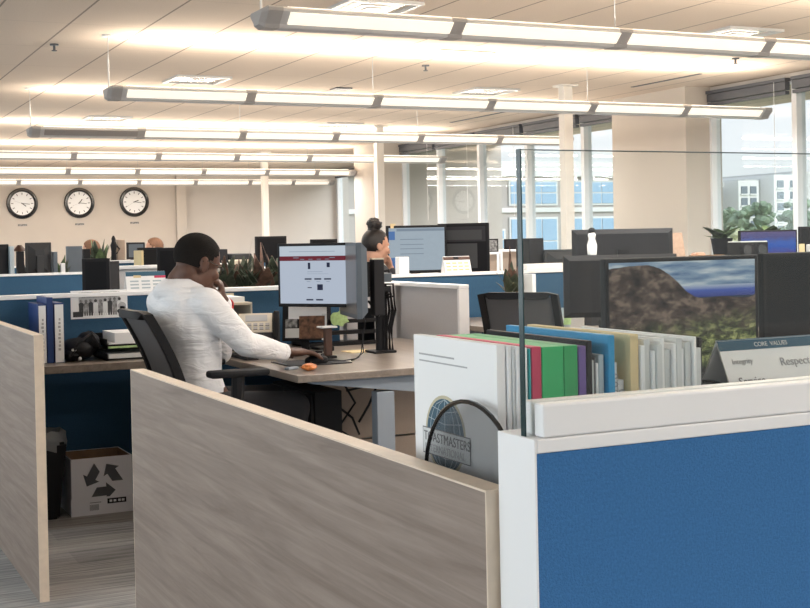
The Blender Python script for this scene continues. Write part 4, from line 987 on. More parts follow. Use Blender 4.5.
# pinned black and white group photo
t = thing('photo_print', 'black and white group photo pinned to the blue partition', 'photo', (1.44, 6.51, .93), 0)
b = MB(); b.box(1.295, 1.585, 6.507, 6.5125, .928, 1.072); b.build('photo_sheet', 'paper', t, world=True)
b = MB(); rnd = random.Random(4); y = 6.5063
b.box(1.335, 1.545, y, y+.0006, .955, 1.062, mi=1); b.box(1.35, 1.53, y-.0003, y+.0003, 1.035, 1.062, mi=0)
for k in range(9):
    x = 1.335+.0245*k; h = .082+.012*rnd.random(); m_ = (2, 0, 2, 3, 0, 3, 2, 0, 3)[k]; z0 = .943
    T9 = frame((x+.012, y-.0004-.0002*(k % 2), z0), (1, 0, 0), (0, 0, 1))
    b.prism([(-.010, 0), (-.002, 0), (0, .03), (.002, 0), (.010, 0), (.011, h*.5), (.013, h*.72), (.005, h*.8), (-.005, h*.8), (-.013, h*.72), (-.011, h*.5)], T9, 0, .0004, mi=m_)
    c9 = T9 @ V((0, h*.8+.008, 0)); b.cyl(c9, c9+V((0, -.0004, 0)), .008, mi=2 if m_ == 3 else 0)
b.box(1.305, 1.355, y-.0012, y+.0006, .938, .965, mi=2); b.cyl((1.556, y-.0012, .985), (1.556, y+.0006, .985), .022, mi=1); b.box(1.545, 1.57, y-.0012, y+.0006, .94, .985, mi=0)
b.build('photo_image', ['pic2', 'lightink', 'darkgrey', 'paper2'], t, world=True)
# bin and recycling box
t = thing('waste_bin', 'black waste bin with a grey liner, under the left worktop', 'bin', (1.04, 6.22, 0))
b = MB(); n = 4
def rr(hx, hy, z): return [(1.045+sx*hx, 6.235+sy*hy, z) for sx, sy in ((-1, -1), (1, -1), (1, 1), (-1, 1))]
b.loft([rr(.10, .11, 0), rr(.135, .15, .37)]); bmesh.ops.bevel(b.bm, geom=list(b.bm.edges), offset=.012, segments=2, affect='EDGES'); b.build('bin_body', 'black', t, world=True)
b = MB(); rnd = random.Random(2); ring = []
for z, s in ((.33, 1.03), (.365, 1.05), (.40, 1.03), (.415, .9), (.39, .75)):
    ring.append([(1.045+.135*s*math.cos(2*PI*k/24)*(1.15 if k % 6 in (2, 3, 4) else 1.1)+.006*rnd.uniform(-1, 1), 6.235+.15*s*math.sin(2*PI*k/24)*1.1+.006*rnd.uniform(-1, 1), z+.012*rnd.uniform(-1, 1)) for k in range(24)])
b.loft(ring); b.build('bin_liner', 'liner', t, world=True, smooth=True)
tag(simple('crumpled_paper', 'paper2', (1.0, 1.08, 6.16, 6.24, .40, .425), kind=None, bev=.01), 'crumpled waste poking out of the bin', 'rubbish')
t = thing('recycling_box', 'white printed cardboard box with a grey recycling symbol, open on top', 'box', (1.36, 6.20, 0))
BX0, BX1, BY0, BY1, BH = 1.205, 1.50, 6.14, 6.42, .275
b = MB(); w = .005
b.box(BX0, BX1, BY0, BY0+w, 0, BH, mi=0); b.box(BX0, BX1, BY1-w, BY1, 0, BH, mi=0); b.box(BX0, BX0+w, BY0+w, BY1-w, 0, BH, mi=0); b.box(BX1-w, BX1, BY0+w, BY1-w, 0, BH, mi=0); b.box(BX0+w, BX1-w, BY0+w, BY1-w, 0, w, mi=0)
b.build('box_walls', 'cartonwhite', t, world=True)
b = MB(); b.box(BX0+w, BX1-w, BY1-w-.002, BY1-w, w, BH-.002); b.box(BX0+w, BX0+w+.002, BY0+w, BY1-w, w, BH-.002); b.box(BX1-w-.002, BX1-w, BY0+w, BY1-w, w, BH-.002); b.build('box_lining', 'carton', t, world=True)
b = MB(); b.box(BX0-.004, BX1+.006, BY0-.004, BY0-.0005, 0, .082); b.build('front_flap', 'cartonwhite', t, world=True)
b = MB()   # three folded chasing arrows
Tr = frame(((BX0+BX1)/2+.004, BY0-.0002, .172), (1, 0, 0), (0, 0, 1)) @ Matrix.Diagonal((1.42, 1.36, 1, 1))
for k in range(3):
    Rk = Matrix.Rotation(k*2*PI/3+.02, 4, 'Z')
    b.prism([(-.041, -.056), (.010, -.056), (.010, -.071), (.042, -.040), (.010, -.009), (.010, -.024), (-.022, -.024)], Tr @ Matrix.Translation((0, -.006, 0)) @ Rk, 0, .0006)
b.build('recycling_symbol', 'logogrey', t, world=True)
Tf = frame((BX0, BY0-.0042, 0), (1, 0, 0), (0, 0, 1))
b = MB(); b.prism([(.17, .048), (.262, .048), (.262, .073), (.17, .073)], Tf, 0, .0005); lb = b.build('black_label', 'black', t, world=True)
b = MB()
for x in (.180, .200, .222, .240): b.prism([(x, .055), (x+.013, .055), (x+.013, .066), (x, .066)], Tf, .0006, .0009)
b.build('label_print', 'paper', lb, world=True)
b = MB()
for k in range(9): b.prism([(.085+.005*k, .022), (.085+.005*k+.0025, .022), (.085+.005*k+.0025, .05), (.085+.005*k, .05)], Tf, 0, .0004)
b.prism([(.085, .058), (.14, .058), (.14, .061), (.085, .061)], Tf, 0, .0004)
b.build('barcode_print', 'ink', t, world=True)

# ------------------------------------------------------------------ people
def caps(b, pts, rad, seg=12):
    pts = [V(p) for p in pts]
    for i in range(len(pts)-1): b.cyl(pts[i], pts[i+1], rad[i], rad[i+1], seg)
    for p, r in zip(pts, rad): b.ball(p, r, u=seg, v=8)
def rings(b, lst, n=20):
    """lst of (centre, side vector, front vector)"""
    R = []
    for c, sx, fy in lst:
        c, sx, fy = V(c), V(sx), V(fy); R.append([c+sx*math.copysign(abs(math.cos(a))**.85, math.cos(a))+fy*math.copysign(abs(math.sin(a))**.85, math.sin(a)) for a in [2*PI*k/n for k in range(n)]])
    b.loft(R)
def skin(b, name, mt, parent, voxel=.008, smooth=4, cut=None):
    """join overlapping closed shapes into one continuous surface"""
    bmesh.ops.recalc_face_normals(b.bm, faces=b.bm.faces)
    me = bpy.data.meshes.new('tmp'); b.bm.to_mesh(me); b.bm.free()
    o = bpy.data.objects.new('tmp', me); COL.objects.link(o)
    m = o.modifiers.new('r', 'REMESH'); m.mode = 'VOXEL'; m.voxel_size = voxel
    m2 = o.modifiers.new('s', 'SMOOTH'); m2.factor = .5; m2.iterations = smooth
    bpy.context.view_layer.update()
    r = bpy.data.meshes.new_from_object(o.evaluated_get(bpy.context.evaluated_depsgraph_get())); bpy.data.objects.remove(o); bpy.data.meshes.remove(me)
    r.name = name; r.materials.clear(); r.materials.append(M[mt]); r.polygons.foreach_set('use_smooth', [True]*len(r.polygons))
    q = bpy.data.objects.new(name, r); COL.objects.link(q)
    if parent is not None:
        q.parent = parent; r.transform(PM[parent.name].inverted()); PM[q.name] = PM[parent.name].copy()
    return q
def axes(fwd, up=(0, 0, 1)):
    f = V(fwd).normalized(); r = f.cross(V(up)).normalized(); u = r.cross(f); return f, r, u
def head(b, c, f, r, u, s=1.0, woman=False):
    R = Matrix((r, f, u)).transposed()
    E = lambda p, rad, rot=None: b.ball(V(c)+R @ (V(p)*s), V(rad)*s, rot=R if rot is None else R @ rot, u=20, v=14)
    E((0, -.012, .030), (.077, .098, .088)); E((0, .022, -.035), (.062, .068, .085)); E((0, .045, -.02), (.058, .045, .075))
    E((0, .058, -.098), (.030, .028, .024)); E((0, .075, .022), (.052, .02, .013))
    E((0, .097, -.022), (.011, .018, .022)); E((0, .108, -.036), (.014, .013, .010)); E((-.012, .098, -.038), (.009, .010, .008)); E((.012, .098, -.038), (.009, .010, .008))
    E((0, .088, -.066), (.024, .012, .006)); E((0, .086, -.077), (.021, .012, .007))
    for sx in (-1, 1):
        E((sx*.040, .062, -.025), (.024, .026, .022)); E((sx*.079, -.012, -.012), (.008, .021, .033), Matrix.Rotation(.15, 3, 'X')); E((sx*.082, -.020, .004), (.008, .014, .018))
        E((sx*.044, .0, -.07), (.016, .04, .03))
def eyes(c, f, r, u, s, parent):
    R = Matrix((r, f, u)).transposed()
    for sx in (-1, 1):
        b = MB(); b.ball(V(c)+R @ (V((sx*.031, .074, .003))*s), .0125*s, mi=0); b.ball(V(c)+R @ (V((sx*.031, .0815, .003))*s), .0062*s, mi=1); b.build('eye', ['eye', 'black'], parent, world=True, smooth=True)
def hand(b, wrist, d, n, side, curl, s=1.0, spread=.10, tcurl=.4):
    """d: along the hand; n: back of the hand (away from the palm); side: thumb side"""
    w, d, n = V(wrist), V(d).normalized(), V(n).normalized(); side = V(side); side = (side-d*side.dot(d)).normalized(); n = d.cross(side) if d.cross(side).dot(n) > 0 else side.cross(d)
    R = Matrix((side, d, n)).transposed()
    b.ball(w+d*.048*s, (.041*s, .052*s, .016*s), rot=R); b.ball(w+d*.016*s, (.030*s, .03*s, .018*s), rot=R); b.ball(w+d*.035*s+side*.024*s-n*.006*s, (.018*s, .036*s, .015*s), rot=R)
    for k, (off, ln) in enumerate(((.029, .074), (.010, .082), (-.009, .077), (-.027, .060))):
        p = w+d*.090*s+side*off*s-d*abs(off-.005)*.25*s; a = curl*(1+.06*k); ang = 0; pts = [p-d*.03*s, p]; sd = side*math.sin((off)*spread*30)*.5
        for j, fr in enumerate((.45, .31, .24)):
            ang += a*(.8, 1.1, .8)[j]; p = p+((d+sd).normalized()*math.cos(ang)-n*math.sin(ang))*ln*fr*s; pts.append(p)
        caps(b, pts, [.0095*s, .0095*s, .0085*s, .0078*s, .0068*s], 10)
    p = w+d*.025*s+side*.028*s-n*.008*s; pts = [p]
    for j, ln in enumerate((.035, .030, .024)):
        ang = tcurl*j; dr = (side*(.75-.3*j*tcurl*2)+d*.75-n*(.15+.25*tcurl*j)).normalized(); p = p+dr*ln*s; pts.append(p)
    caps(b, pts, [.014*s, .0115*s, .010*s, .008*s], 10)

def man():
    t = thing('person', 'seated man with glasses in a white long-sleeved top, one hand on a mouse', 'person', (1.62, 5.36, 0))
    S = 1.08
    hc = V((1.612, 5.34, 1.212)); hf, hr, hu = axes((.93, .24, -.40))
    cf = V((.93, .37, 0)).normalized(); cr = V((cf.y, -cf.x, 0)); Z = V((0, 0, 1))      # chest facing, his right
    pel = V((1.65, 5.36, .575)); wai = V((1.572, 5.36, .74)); che = V((1.545, 5.355, .93)); sho = V((1.525, 5.355, 1.058)); nek = V((1.535, 5.35, 1.115))
    rs = sho+cr*.178-Z*.015+cf*.02; ls = sho-cr*.160-Z*.015+cf*.035
    rw = V((1.992, 5.312, .806)); re = V((1.765, 5.165, .868))
    lw = V((1.745, 5.40, 1.045)); le = V((1.79, 5.60, .80))
    hipR = pel+V((.03, -.10, -.02)); hipL = pel+V((.03, .10, -.02)); kR = V((2.01, 5.24, .57)); kL = V((2.015, 5.55, .57)); aR = V((1.90, 5.22, .10)); aL = V((1.90, 5.58, .10))
    b = MB()
    head(b, hc, hf, hr, hu, S)
    caps(b, [nek-Z*.05, nek+Z*.02+cf*.01, hc-hu*.05-hf*.03], [.075, .066, .060], 16); b.ball(nek-cf*.01, (.062, .062, .05))
    rings(b, [(pel-Z*.07, cr*.13, cf*.10), (pel, cr*.15, cf*.11), (wai, cr*.135, cf*.10), (che, cr*.145, cf*.095), (sho-Z*.03, cr*.11, cf*.06), (nek-Z*.03, cr*.06, cf*.045)])
    for sh, el, wr in ((rs, re, rw), (ls, le, lw)):
        caps(b, [sh, sh.lerp(el, .5), el, el.lerp(wr, .4), wr], [.055, .047, .038, .038, .026])
    for h_, k_, a_ in ((hipR, kR, aR), (hipL, kL, aL)): caps(b, [h_, k_, k_.lerp(a_, .4), a_], [.08, .055, .05, .036]); caps(b, [a_, a_+V((.14, 0, -.055))], [.035, .028])
    hand(b, rw, (.97, .20, -.03), (0, 0, 1), (-.20, .97, 0), .22, 1.27, .12, .15)
    hand(b, lw, (-.22, -.20, .95), (.90, -.15, .2), (-.35, -.9, 0), 1.0, .98, .05, .5)
    body = skin(b, 'body', 'skin', t, .0062, 3)
    # hair: close-cropped cap
    b = MB(); Rh = Matrix((hr, hf, hu)).transposed(); n = 0
    b.ball((0, 0, 0), (.081*S, .103*S, .093*S), u=40, v=28)
    for v in list(b.bm.verts):
        p = v.co; fwd = p.y/(.103*S); lim = -.052*S+max(0, fwd)*.125*S if fwd > -.1 else -.062*S
        if fwd > .60: lim = .052*S
        if p.z < lim: b.bm.verts.remove(v)
    ret = bmesh.ops.extrude_face_region(b.bm, geom=list(b.bm.faces)); 
    for v in [g for g in ret['geom'] if isinstance(g, bmesh.types.BMVert)]: v.co *= .93
    bmesh.ops.transform(b.bm, matrix=Matrix.Translation(hc+Rh @ V((0, -.012*S, .030*S))) @ Rh.to_4x4(), verts=b.bm.verts)
    b.build('hair', 'hair', body, world=True, smooth=True)
    eyes(hc, hf, hr, hu, S, body)
    # glasses
    b = MB(); g = lambda x, y, z: hc+Rh @ (V((x, y, z))*S)
    for sx in (-1, 1):
        b.tube([g(sx*(.034+.024*math.cos(a)), .090, .002+.018*math.sin(a)) for a in [2*PI*k/14 for k in range(15)]], .0022, 6)
        b.tube([g(sx*.058, .088, .006), g(sx*.076, .07, .010), g(sx*.086, -.005, .010), g(sx*.086, -.03, .0)], .0022, 6)
    b.tube([g(-.011, .094, .004), g(.011, .094, .004)], .002, 6); b.build('glasses', 'glossblack', body, world=True)
    # top
    b = MB(); k = .018
    rings(b, [(wai-Z*.10+cf*.02, cr*.162, cf*.125), (wai-Z*.01, cr*.155, cf*.112), (wai+Z*.09, cr*.165, cf*.115), (che, cr*.183, cf*.124), (che+Z*.07, cr*.182, cf*.115), (sho-Z*.012, cr*.165, cf*.098), (sho+Z*.03, cr*.140, cf*.095), (nek-Z*.005, cr*.108, cf*.095), (nek+Z*.022+cf*.014, cr*.092, cf*.092), (nek+Z*.036+cf*.022, cr*.084, cf*.084)])
    b.ball(nek-cf*.03-Z*.02, (.095, .10, .055))
    b.ball(che-cf*.025+Z*.05, (.115, .15, .12)); b.ball(sho-cf*.015-cr*.05-Z*.01, (.095, .105, .075)); b.ball(sho-cf*.015+cr*.05-Z*.01, (.095, .105, .075))
    for sh, el, wr in ((rs, re, rw), (ls, le, lw)):
        w2 = el.lerp(wr, .93); sag = V((0, 0, -.004))
        caps(b, [sh.lerp(sho, .3), sh, sh.lerp(el, .5)+sag, el+sag*.5, el.lerp(wr, .35), el.lerp(wr, .7), w2], [.070, .070, .064, .055, .053, .046, .040], 18)
    top = skin(b, 'white_top', 'shirt', body, .008, 6)
    b = MB(); d = (rw-re).normalized(); c = re.lerp(rw, .955); b.tube([c-d*.016, c+d*.010], .0415, 16); b.build('cuff', 'shirt', top, world=True, smooth=True)
    b = MB(); d = (lw-le).normalized(); c = le.lerp(lw, .90)
    q = d.to_track_quat('Z', 'Y').to_matrix(); b.lathe([(.043, -.012), (.048, -.012), (.048, .012), (.043, .012)], c, 24, axis=q, closed=True); b.build('wristband', 'red', body, world=True, smooth=True)
    b = MB(); rings(b, [(pel-Z*.085, cr*.17, V((1, 0, 0))*.16), (pel, cr*.18, cf*.15), (wai-Z*.08, cr*.165, cf*.135)])
    for h_, k_, a_ in ((hipR, kR, aR), (hipL, kL, aL)): caps(b, [h_, h_.lerp(k_, .5), k_, k_.lerp(a_, .4), a_+Z*.02], [.105, .09, .072, .066, .055], 16)
    skin(b, 'trousers', 'trouser', body, .012, 5)
    for a_ in (aR, aL):
        b = MB(); caps(b, [a_+V((-.03, 0, -.05)), a_+V((.07, 0, -.055)), a_+V((.17, 0, -.062))], [.045, .042, .035]); 
        for v in b.bm.verts: v.co.z = max(v.co.z, .002)
        b.build('shoe', 'black', body, world=True, smooth=True)
    return t
man()

def sitter(label, x, y, rz, hairm='hairdark', skinm='skin2', clothm='knit', bun=False, hand_chin=False, hz=1.22, S=1.0, hp=None):
    """seated person facing local direction rz (0 = +x)"""
    t = thing('person', label, 'person', (x, y, 0))
    f = V((math.cos(rz), math.sin(rz), 0)); r = V((f.y, -f.x, 0)); Z = V((0, 0, 1)); o = V((x, y, 0))
    P = lambda a, c, z: o+f*a+r*c+Z*z
    hf, hr, hu = axes(f-Z*.12); hc = P(.05, 0, hz)
    pel = P(-.02, 0, .57); che = P(-.02, 0, hz-.32); sho = P(0, 0, hz-.185); nek = P(.01, 0, hz-.13)
    rs, ls = sho+r*.155, sho-r*.155
    rw = P(.16, .01, hz-.16) if hand_chin else P(.40, .16, .80); re = P(.22, .17, .80) if hand_chin else P(.14, .22, .80); lw, le = P(.42, -.14, .80), P(.15, -.21, .80)
    b = MB(); head(b, hc, hf, hr, hu, S)
    caps(b, [nek-Z*.04, nek+Z*.02, hc-hu*.05-hf*.025], [.06, .052, .050]); rings(b, [(pel-Z*.05, r*.14, f*.11), (pel, r*.15, f*.11), (che, r*.13, f*.09), (sho, r*.11, f*.06), (nek-Z*.02, r*.06, f*.045)])
    for sh, el, wr in ((rs, re, rw), (ls, le, lw)): caps(b, [sh, el, wr], [.045, .034, .024])
    if hand_chin: hand(b, rw, -f*.25+Z, f, -r, .75, .9, .05, .4)
    else: hand(b, rw, f, Z, -r, .3, .9)
    hand(b, lw, f, Z, r, .3, .9)
    for c in (-.09, .09): caps(b, [P(0, c, .55), P(.40, c, .53), P(.42, c, .08)], [.075, .05, .034]); caps(b, [P(.42, c, .06), P(.54, c, .035)], [.034, .026])
    body = skin(b, 'body', skinm, t, .0085, 2)
    R = Matrix((hr, hf, hu)).transposed(); b = MB(); b.ball((0, 0, 0), (.083*S, .104*S, .098*S), u=32, v=22)
    for v in list(b.bm.verts):
        p = v.co; fwd = p.y/(.104*S); lim = -.075*S if fwd < -.05 else -.075*S+(fwd+.05)*.19*S
        if p.z < lim: b.bm.verts.remove(v)
    ret = bmesh.ops.extrude_face_region(b.bm, geom=list(b.bm.faces))
    for v in [g for g in ret['geom'] if isinstance(g, bmesh.types.BMVert)]: v.co *= .92
    bmesh.ops.transform(b.bm, matrix=Matrix.Translation(hc+R @ V((0, -.014*S, .032*S))) @ R.to_4x4(), verts=b.bm.verts)
    hair = b.build('hair', hairm, body, world=True, smooth=True)
    if bun:
        b = MB(); rnd = random.Random(6); b.ball(hc+R @ V((0, -.035, .155)), (.055, .055, .048), u=18, v=12)
        for v in b.bm.verts: v.co += V((rnd.uniform(-1, 1), rnd.uniform(-1, 1), rnd.uniform(-1, 1)))*.006
        b.ball(hc+R @ V((0, -.04, .115)), (.04, .04, .03)); b.build('hair_bun', hairm, hair, world=True, smooth=True)
    eyes(hc, hf, hr, hu, S, body)
    b = MB(); rings(b, [(pel-Z*.02, r*.16, f*.13), (pel+Z*.12, r*.15, f*.12), (che, r*.155, f*.115), (sho, r*.125, f*.08), (nek-Z*.015, r*.066, f*.06)])
    for sh, el, wr in ((rs, re, rw), (ls, le, lw)): caps(b, [sh, el, el.lerp(wr, .9)], [.062, .05, .036])
    skin(b, 'sweater', clothm, body, .012, 4)
    b = MB()
    rings(b, [(pel-Z*.06, r*.16, f*.14), (pel+Z*.02, r*.16, f*.13)])
    for c in (-.09, .09): caps(b, [P(0, c, .56), P(.40, c, .54), P(.42, c, .10)], [.09, .065, .05])
    skin(b, 'trousers', 'trouser', body, .015, 4)
    for c in (-.09, .09):
        b = MB(); caps(b, [P(.40, c, .035), P(.54, c, .032)], [.036, .03]); b.build('shoe', 'black', body, world=True, smooth=True)
    return t
sitter('woman with dark hair in a high bun, hand at her chin, beyond the partition', 3.82, 8.36, .05, bun=True, hand_chin=True, hz=1.255, S=1.0)
chair('dark chair under the woman with the hair bun', 3.78, 8.36, .05)
sitter('distant person with brown hair, head just above the far clutter left of the small statue', 3.06, 14.0, 2.4, 'hairbrown', 'skin2', 'knit', hz=1.24)
chair('chair under the distant brown haired person beside the statue', 3.08, 13.99, 2.4)
sitter('distant person in light blue, brown hair showing left of the seated man\'s head', 3.80, 14.1, 2.7, 'hairbrown', 'skin2', 'ltblue', hz=1.25)
chair('chair under the distant person in light blue', 3.82, 14.09, 2.7)

# ------------------------------------------------------------------ beyond the man's partition
worktop('worktop on the far side of the blue partition, under the reddish plants', .86, 3.10, 6.59, 7.35)
def plant(name, label, x, y, z, h, kind, seed, spread=.22, n=26, group='potted plants behind the partition'):
    rnd = random.Random(seed); t = thing(name, label, 'plant', (x, y, z), 0, group)
    b = MB(); b.lathe([(.055, 0), (.075, .13), (.08, .135), (.07, .135), (.065, .11)], seg=18); b.build('pot', 'black2' if group == 'window plants' else 'carton', t, smooth=True)
    for mi, mt in enumerate(('leaf', 'leafred') if kind == 'red' else ('leaf', 'leafb')):
        b = MB()
        for k in range(n//2 if kind != 'red' or mi else n):
            a = rnd.uniform(0, 2*PI); l = h*rnd.uniform(.55, .92); w = rnd.uniform(.025, .055); s = spread*rnd.uniform(.35, 1.1)
            if kind == 'red' and mi and k < 1: s *= .5; l = h*1.05; w = .014
            sd = V((-math.sin(a), math.cos(a), 0)); pts = []
            for j in range(6):
                u = j/5; pts.append((V((math.cos(a)*s*u**1.3, math.sin(a)*s*u**1.3, .12+(l-.12)*(u-.28*u*u*(s/spread))*1.1)), w*math.sin(PI*min(.97, u*.85+.12))))
            for (p, q), (p2, q2) in zip(pts, pts[1:]):
                vs = [b.bm.verts.new(p-sd*q), b.bm.verts.new(p+sd*q), b.bm.verts.new(p2+sd*q2), b.bm.verts.new(p2-sd*q2)]
                b.bm.faces.new(vs)
        ret = bmesh.ops.extrude_face_region(b.bm, geom=list(b.bm.faces))
        for v in [g for g in ret['geom'] if isinstance(g, bmesh.types.BMVert)]: v.co += V((.001, .001, .0016))
        b.build('green_leaves' if mt == 'leaf' or kind != 'red' else 'reddish_leaves', mt, t, smooth=True)
for i, (x, lb) in enumerate(((2.24, 'reddish potted plant nearest the man\'s face, behind the partition'), (2.36, 'reddish potted plant, second from the man\'s face'), (2.48, 'reddish potted plant, third from the man\'s face'), (2.60, 'reddish potted plant touching the left side of the web page monitor'))):
    plant('potted_plant', lb, x, 6.92+.05*(i % 2), .74, .56, 'red', 11+i, .20, 44)
GM = 'dark monitors in the far rows'
monitor('dark blue black monitor turned edge-on, left of the desk calendar', 1.535, 7.0, .74, math.radians(-20), .15, .36, .31, 'screenoff', group=GM)
monitor('narrow black monitor side right beside the dark blue one', 1.665, 7.2, .74, math.radians(50), .16, .34, .30, 'black2', group=GM)
monitor('black monitor just behind the back of the man\'s head', 2.04, 7.18, .74, math.radians(-15), .22, .36, .36, 'screenoff', group=GM)
t = thing('desk_calendar', 'desk calendar with blue top edge, standing on the blue partition left of the man', 'calendar', (1.69, 6.54, 1.06))
b = MB(); b.loft([[(1.585, 6.508, 1.0605), (1.795, 6.508, 1.0605), (1.795, 6.54, 1.16), (1.585, 6.54, 1.16)], [(1.585, 6.511, 1.0605), (1.795, 6.511, 1.0605), (1.795, 6.543, 1.16), (1.585, 6.543, 1.16)]]); b.loft([[(1.585, 6.575, 1.0605), (1.795, 6.575, 1.0605), (1.795, 6.543, 1.16), (1.585, 6.543, 1.16)], [(1.585, 6.572, 1.0605), (1.795, 6.572, 1.0605), (1.795, 6.54, 1.159), (1.585, 6.54, 1.159)]]); b.build('calendar_card', 'paper', t, world=True)
b = MB(); Tq = frame((1.585, 6.5073, 1.0605), (1, 0, 0), (0, .032, .0995))
b.prism([(0, .080), (.21, .080), (.21, .104), (0, .104)], Tq, 0, .0005, mi=0); b.prism([(.15, .068), (.21, .068), (.21, .080), (.15, .080)], Tq, 0, .0005, mi=1)
b.prism([(.04, .071), (.08, .071), (.08, .084), (.04, .084)], Tq, .0005, .001, mi=2)
for k in range(3):
    for j in range(3): b.prism([(.02+.06*k, .012+.018*j), (.065+.06*k, .012+.018*j), (.065+.06*k, .020+.018*j), (.02+.06*k, .020+.018*j)], Tq, 0, .0004, mi=3)
b.build('calendar_print', ['header', 'f_red', 'manila', 'f_grey'], t, world=True)
c2 = chair('black chair top between the two blue partition rows at far left', 1.62, 8.5, 2.6)
worktop('far worktop behind the second blue partition row', 1.2, 4.6, 11.84, 12.9)
def small(name, label, cat, mt, x0, x1, y0, y1, z0, z1, group='far desk clutter', bev=.004):
    b = MB(); b.box(x0, x1, y0, y1, z0, z1, bev=bev); return tag(b.build(name, mt), label, cat, group)
monitor('dark monitor cut by the left edge of the photo, far row', 1.70, 12.15, .74, .3, .34, .34, .42, 'black2', group=GM)
small('paper_organizer', 'grey blue upright organizer just right of the left-edge monitor', 'organizer', 'f_grey', 1.86, 1.90, 12.1, 12.3, .7401, 1.31)
small('desk_speaker', 'slim black speaker among the far left clutter', 'speaker', 'black', 1.93, 1.99, 12.1, 12.2, .7401, 1.26)
t = thing('desk_lamp', 'dark desk lamp with a brown head among the far left clutter', 'lamp', (2.02, 12.4, .74), 0, 'far desk clutter')
b = MB(); b.cyl((0, 0, 0), (0, 0, .02), .07); b.build('lamp_base', 'black', t)
b = MB(); b.tube([(0, 0, .02), (.03, 0, .3), (-.03, 0, .54)], .014); b.build('lamp_arm', 'black', t)
b = MB(); b.lathe([(.02, .06), (.07, 0), (.06, 0), (.015, .05)], (-.02, 0, .52), 16); b.build('lamp_shade', 'brownplastic', t)
monitor('big dark grey monitor back standing high in the far row, below the left clock', 2.145, 12.25, .74, PI+.12, .245, .31, .445, 'black2', case='darkgrey', group=GM)
small('desk_speaker', 'thin blue grey speaker right of the big dark monitor back', 'speaker', 'bezelgrey', 2.275, 2.315, 12.2, 12.3, .7401, 1.25)
small('white_cup', 'small white cup right of the big dark monitor back', 'cup', 'paper', 2.345, 2.385, 12.2, 12.25, .7401, 1.14)
plant('potted_plant', 'small dark plant in the far row left of the blue grey monitor', 2.40, 12.5, .74, .54, 'green', 31, .12, 20, 'far plants')
monitor('blue grey monitor in the far row, below the middle clock', 2.53, 12.5, .74, .35, .17, .28, .42, 'bezelgrey', case='bezelgrey', group=GM)
small('black_box', 'tiny black box in the far row, right of the blue grey monitor', 'box', 'black', 2.63, 2.70, 12.55, 12.62, .7401, 1.27)
worktop('farthest worktop, under the green plant and statue', 2.4, 4.6, 12.95, 13.6)
plant('potted_plant', 'tall green plant above the far clutter, below the middle and right clocks', 2.93, 13.25, .74, .72, 'green', 33, .16, 50, 'far plants')
t = thing('figurine', 'dark standing statue beside the green plant in the far row', 'figurine', (3.06, 13.1, .74), 0, 'far desk clutter')
b = MB(); b.box(-.05, .05, -.05, .05, 0, .40); b.build('pedestal', 'black2', t)
b = MB(); b.lathe([(.03, .40), (.025, .5), (.035, .56), (.02, .60), (.022, .63), (.008, .66)], seg=14); b.tube([(.02, 0, .57), (.06, 0, .52), (.03, 0, .47)], .01, 6); b.build('figure', 'black', t, smooth=True)
small('brown_board', 'tan upright board right of the dark statue', 'board', 'fab_beige', 3.10, 3.18, 13.1, 13.2, .7401, 1.36)
monitor('small grey purple monitor right of the tan board, far row', 3.17, 12.62, .74, .1, .19, .17, .50, 'bezelgrey', case='black2', group=GM)
worktop('worktop between the rows, under two black monitors', 1.9, 2.9, 8.4, 9.1)
monitor('black monitor pair end, left of the man\'s head, above the calendar', 2.31, 8.8, .74, .2, .19, .22, .43, 'screenoff', group=GM)
small('manila_folder', 'cream folder standing left of the black monitor above the calendar', 'folder', 'manila', 2.195, 2.215, 8.6, 8.8, .7401, 1.26)
worktop('worktop far behind the reddish plants', 3.2, 4.6, 9.6, 10.6)
monitor('wide dark monitor behind the reddish plants, left of the web page', 3.655, 10.0, .74, -.1, .27, .22, .50, 'screenoff', group=GM)
t = thing('printer', 'white and grey printer behind the reddish plants', 'printer', (3.42, 10.2, .74), 0, 'far desk clutter')
b = MB(); b.box(-.10, .10, -.15, .15, 0, .42, bev=.01); b.build('printer_body', 'cream', t)
b = MB(); b.box(-.09, .09, -.14, .14, .42, .47, bev=.01); b.build('printer_lid', 'darkgrey', t)
b = MB(); b.box(-.08, .08, -.152, -.15, .34, .38); b.build('paper_slot', 'black', t)
small('binder_box', 'dark box left of the white printer, behind the plants', 'box', 'black2', 3.18, 3.31, 10.1, 10.3, .7401, 1.25)
worktop('worktop behind the web page monitor, far', 3.3, 4.4, 8.75, 9.3)
monitor('black monitor top peeking over the web page monitor', 3.72, 9.0, .74, 0, .22, .30, .425, 'screenoff', group=GM)
# ------------------------------------------------------------------ the woman's place
worktop('worktop with the two monitors in front of the woman', 4.02, 5.45, 7.93, 8.75)
monitor('monitor with a pale document on screen, in front of the woman', 4.29, 8.55, .74, math.radians(-12), .47, .36, .485, 'scr_office', page='office', group='the woman\'s monitors')
monitor('black monitor with a dark video window, right of the pale document', 4.645, 8.46, .74, math.radians(-42), .40, .38, .485, 'screenoff', page='video', group='the woman\'s monitors')
t = thing('desk_calendar', 'white and red desk calendar under the woman\'s dark monitor', 'calendar', (4.28, 7.87, 1.06))
b = MB(); b.loft([[(4.16, 7.845, 1.0605), (4.37, 7.845, 1.0605), (4.37, 7.88, 1.175), (4.16, 7.88, 1.175)], [(4.16, 7.915, 1.0605), (4.37, 7.915, 1.0605), (4.37, 7.883, 1.175), (4.16, 7.883, 1.175)]]); b.build('calendar_card', 'paper', t, world=True)
Tq = frame((4.16, 7.8443, 1.0605), (1, 0, 0), (0, .035, .1145)); b = MB(); b.prism([(0, .092), (.21, .092), (.21, .116), (0, .116)], Tq, 0, .0006, mi=0); b.prism([(.08, .098), (.12, .098), (.12, .116), (.08, .116)], Tq, .0006, .001, mi=1)
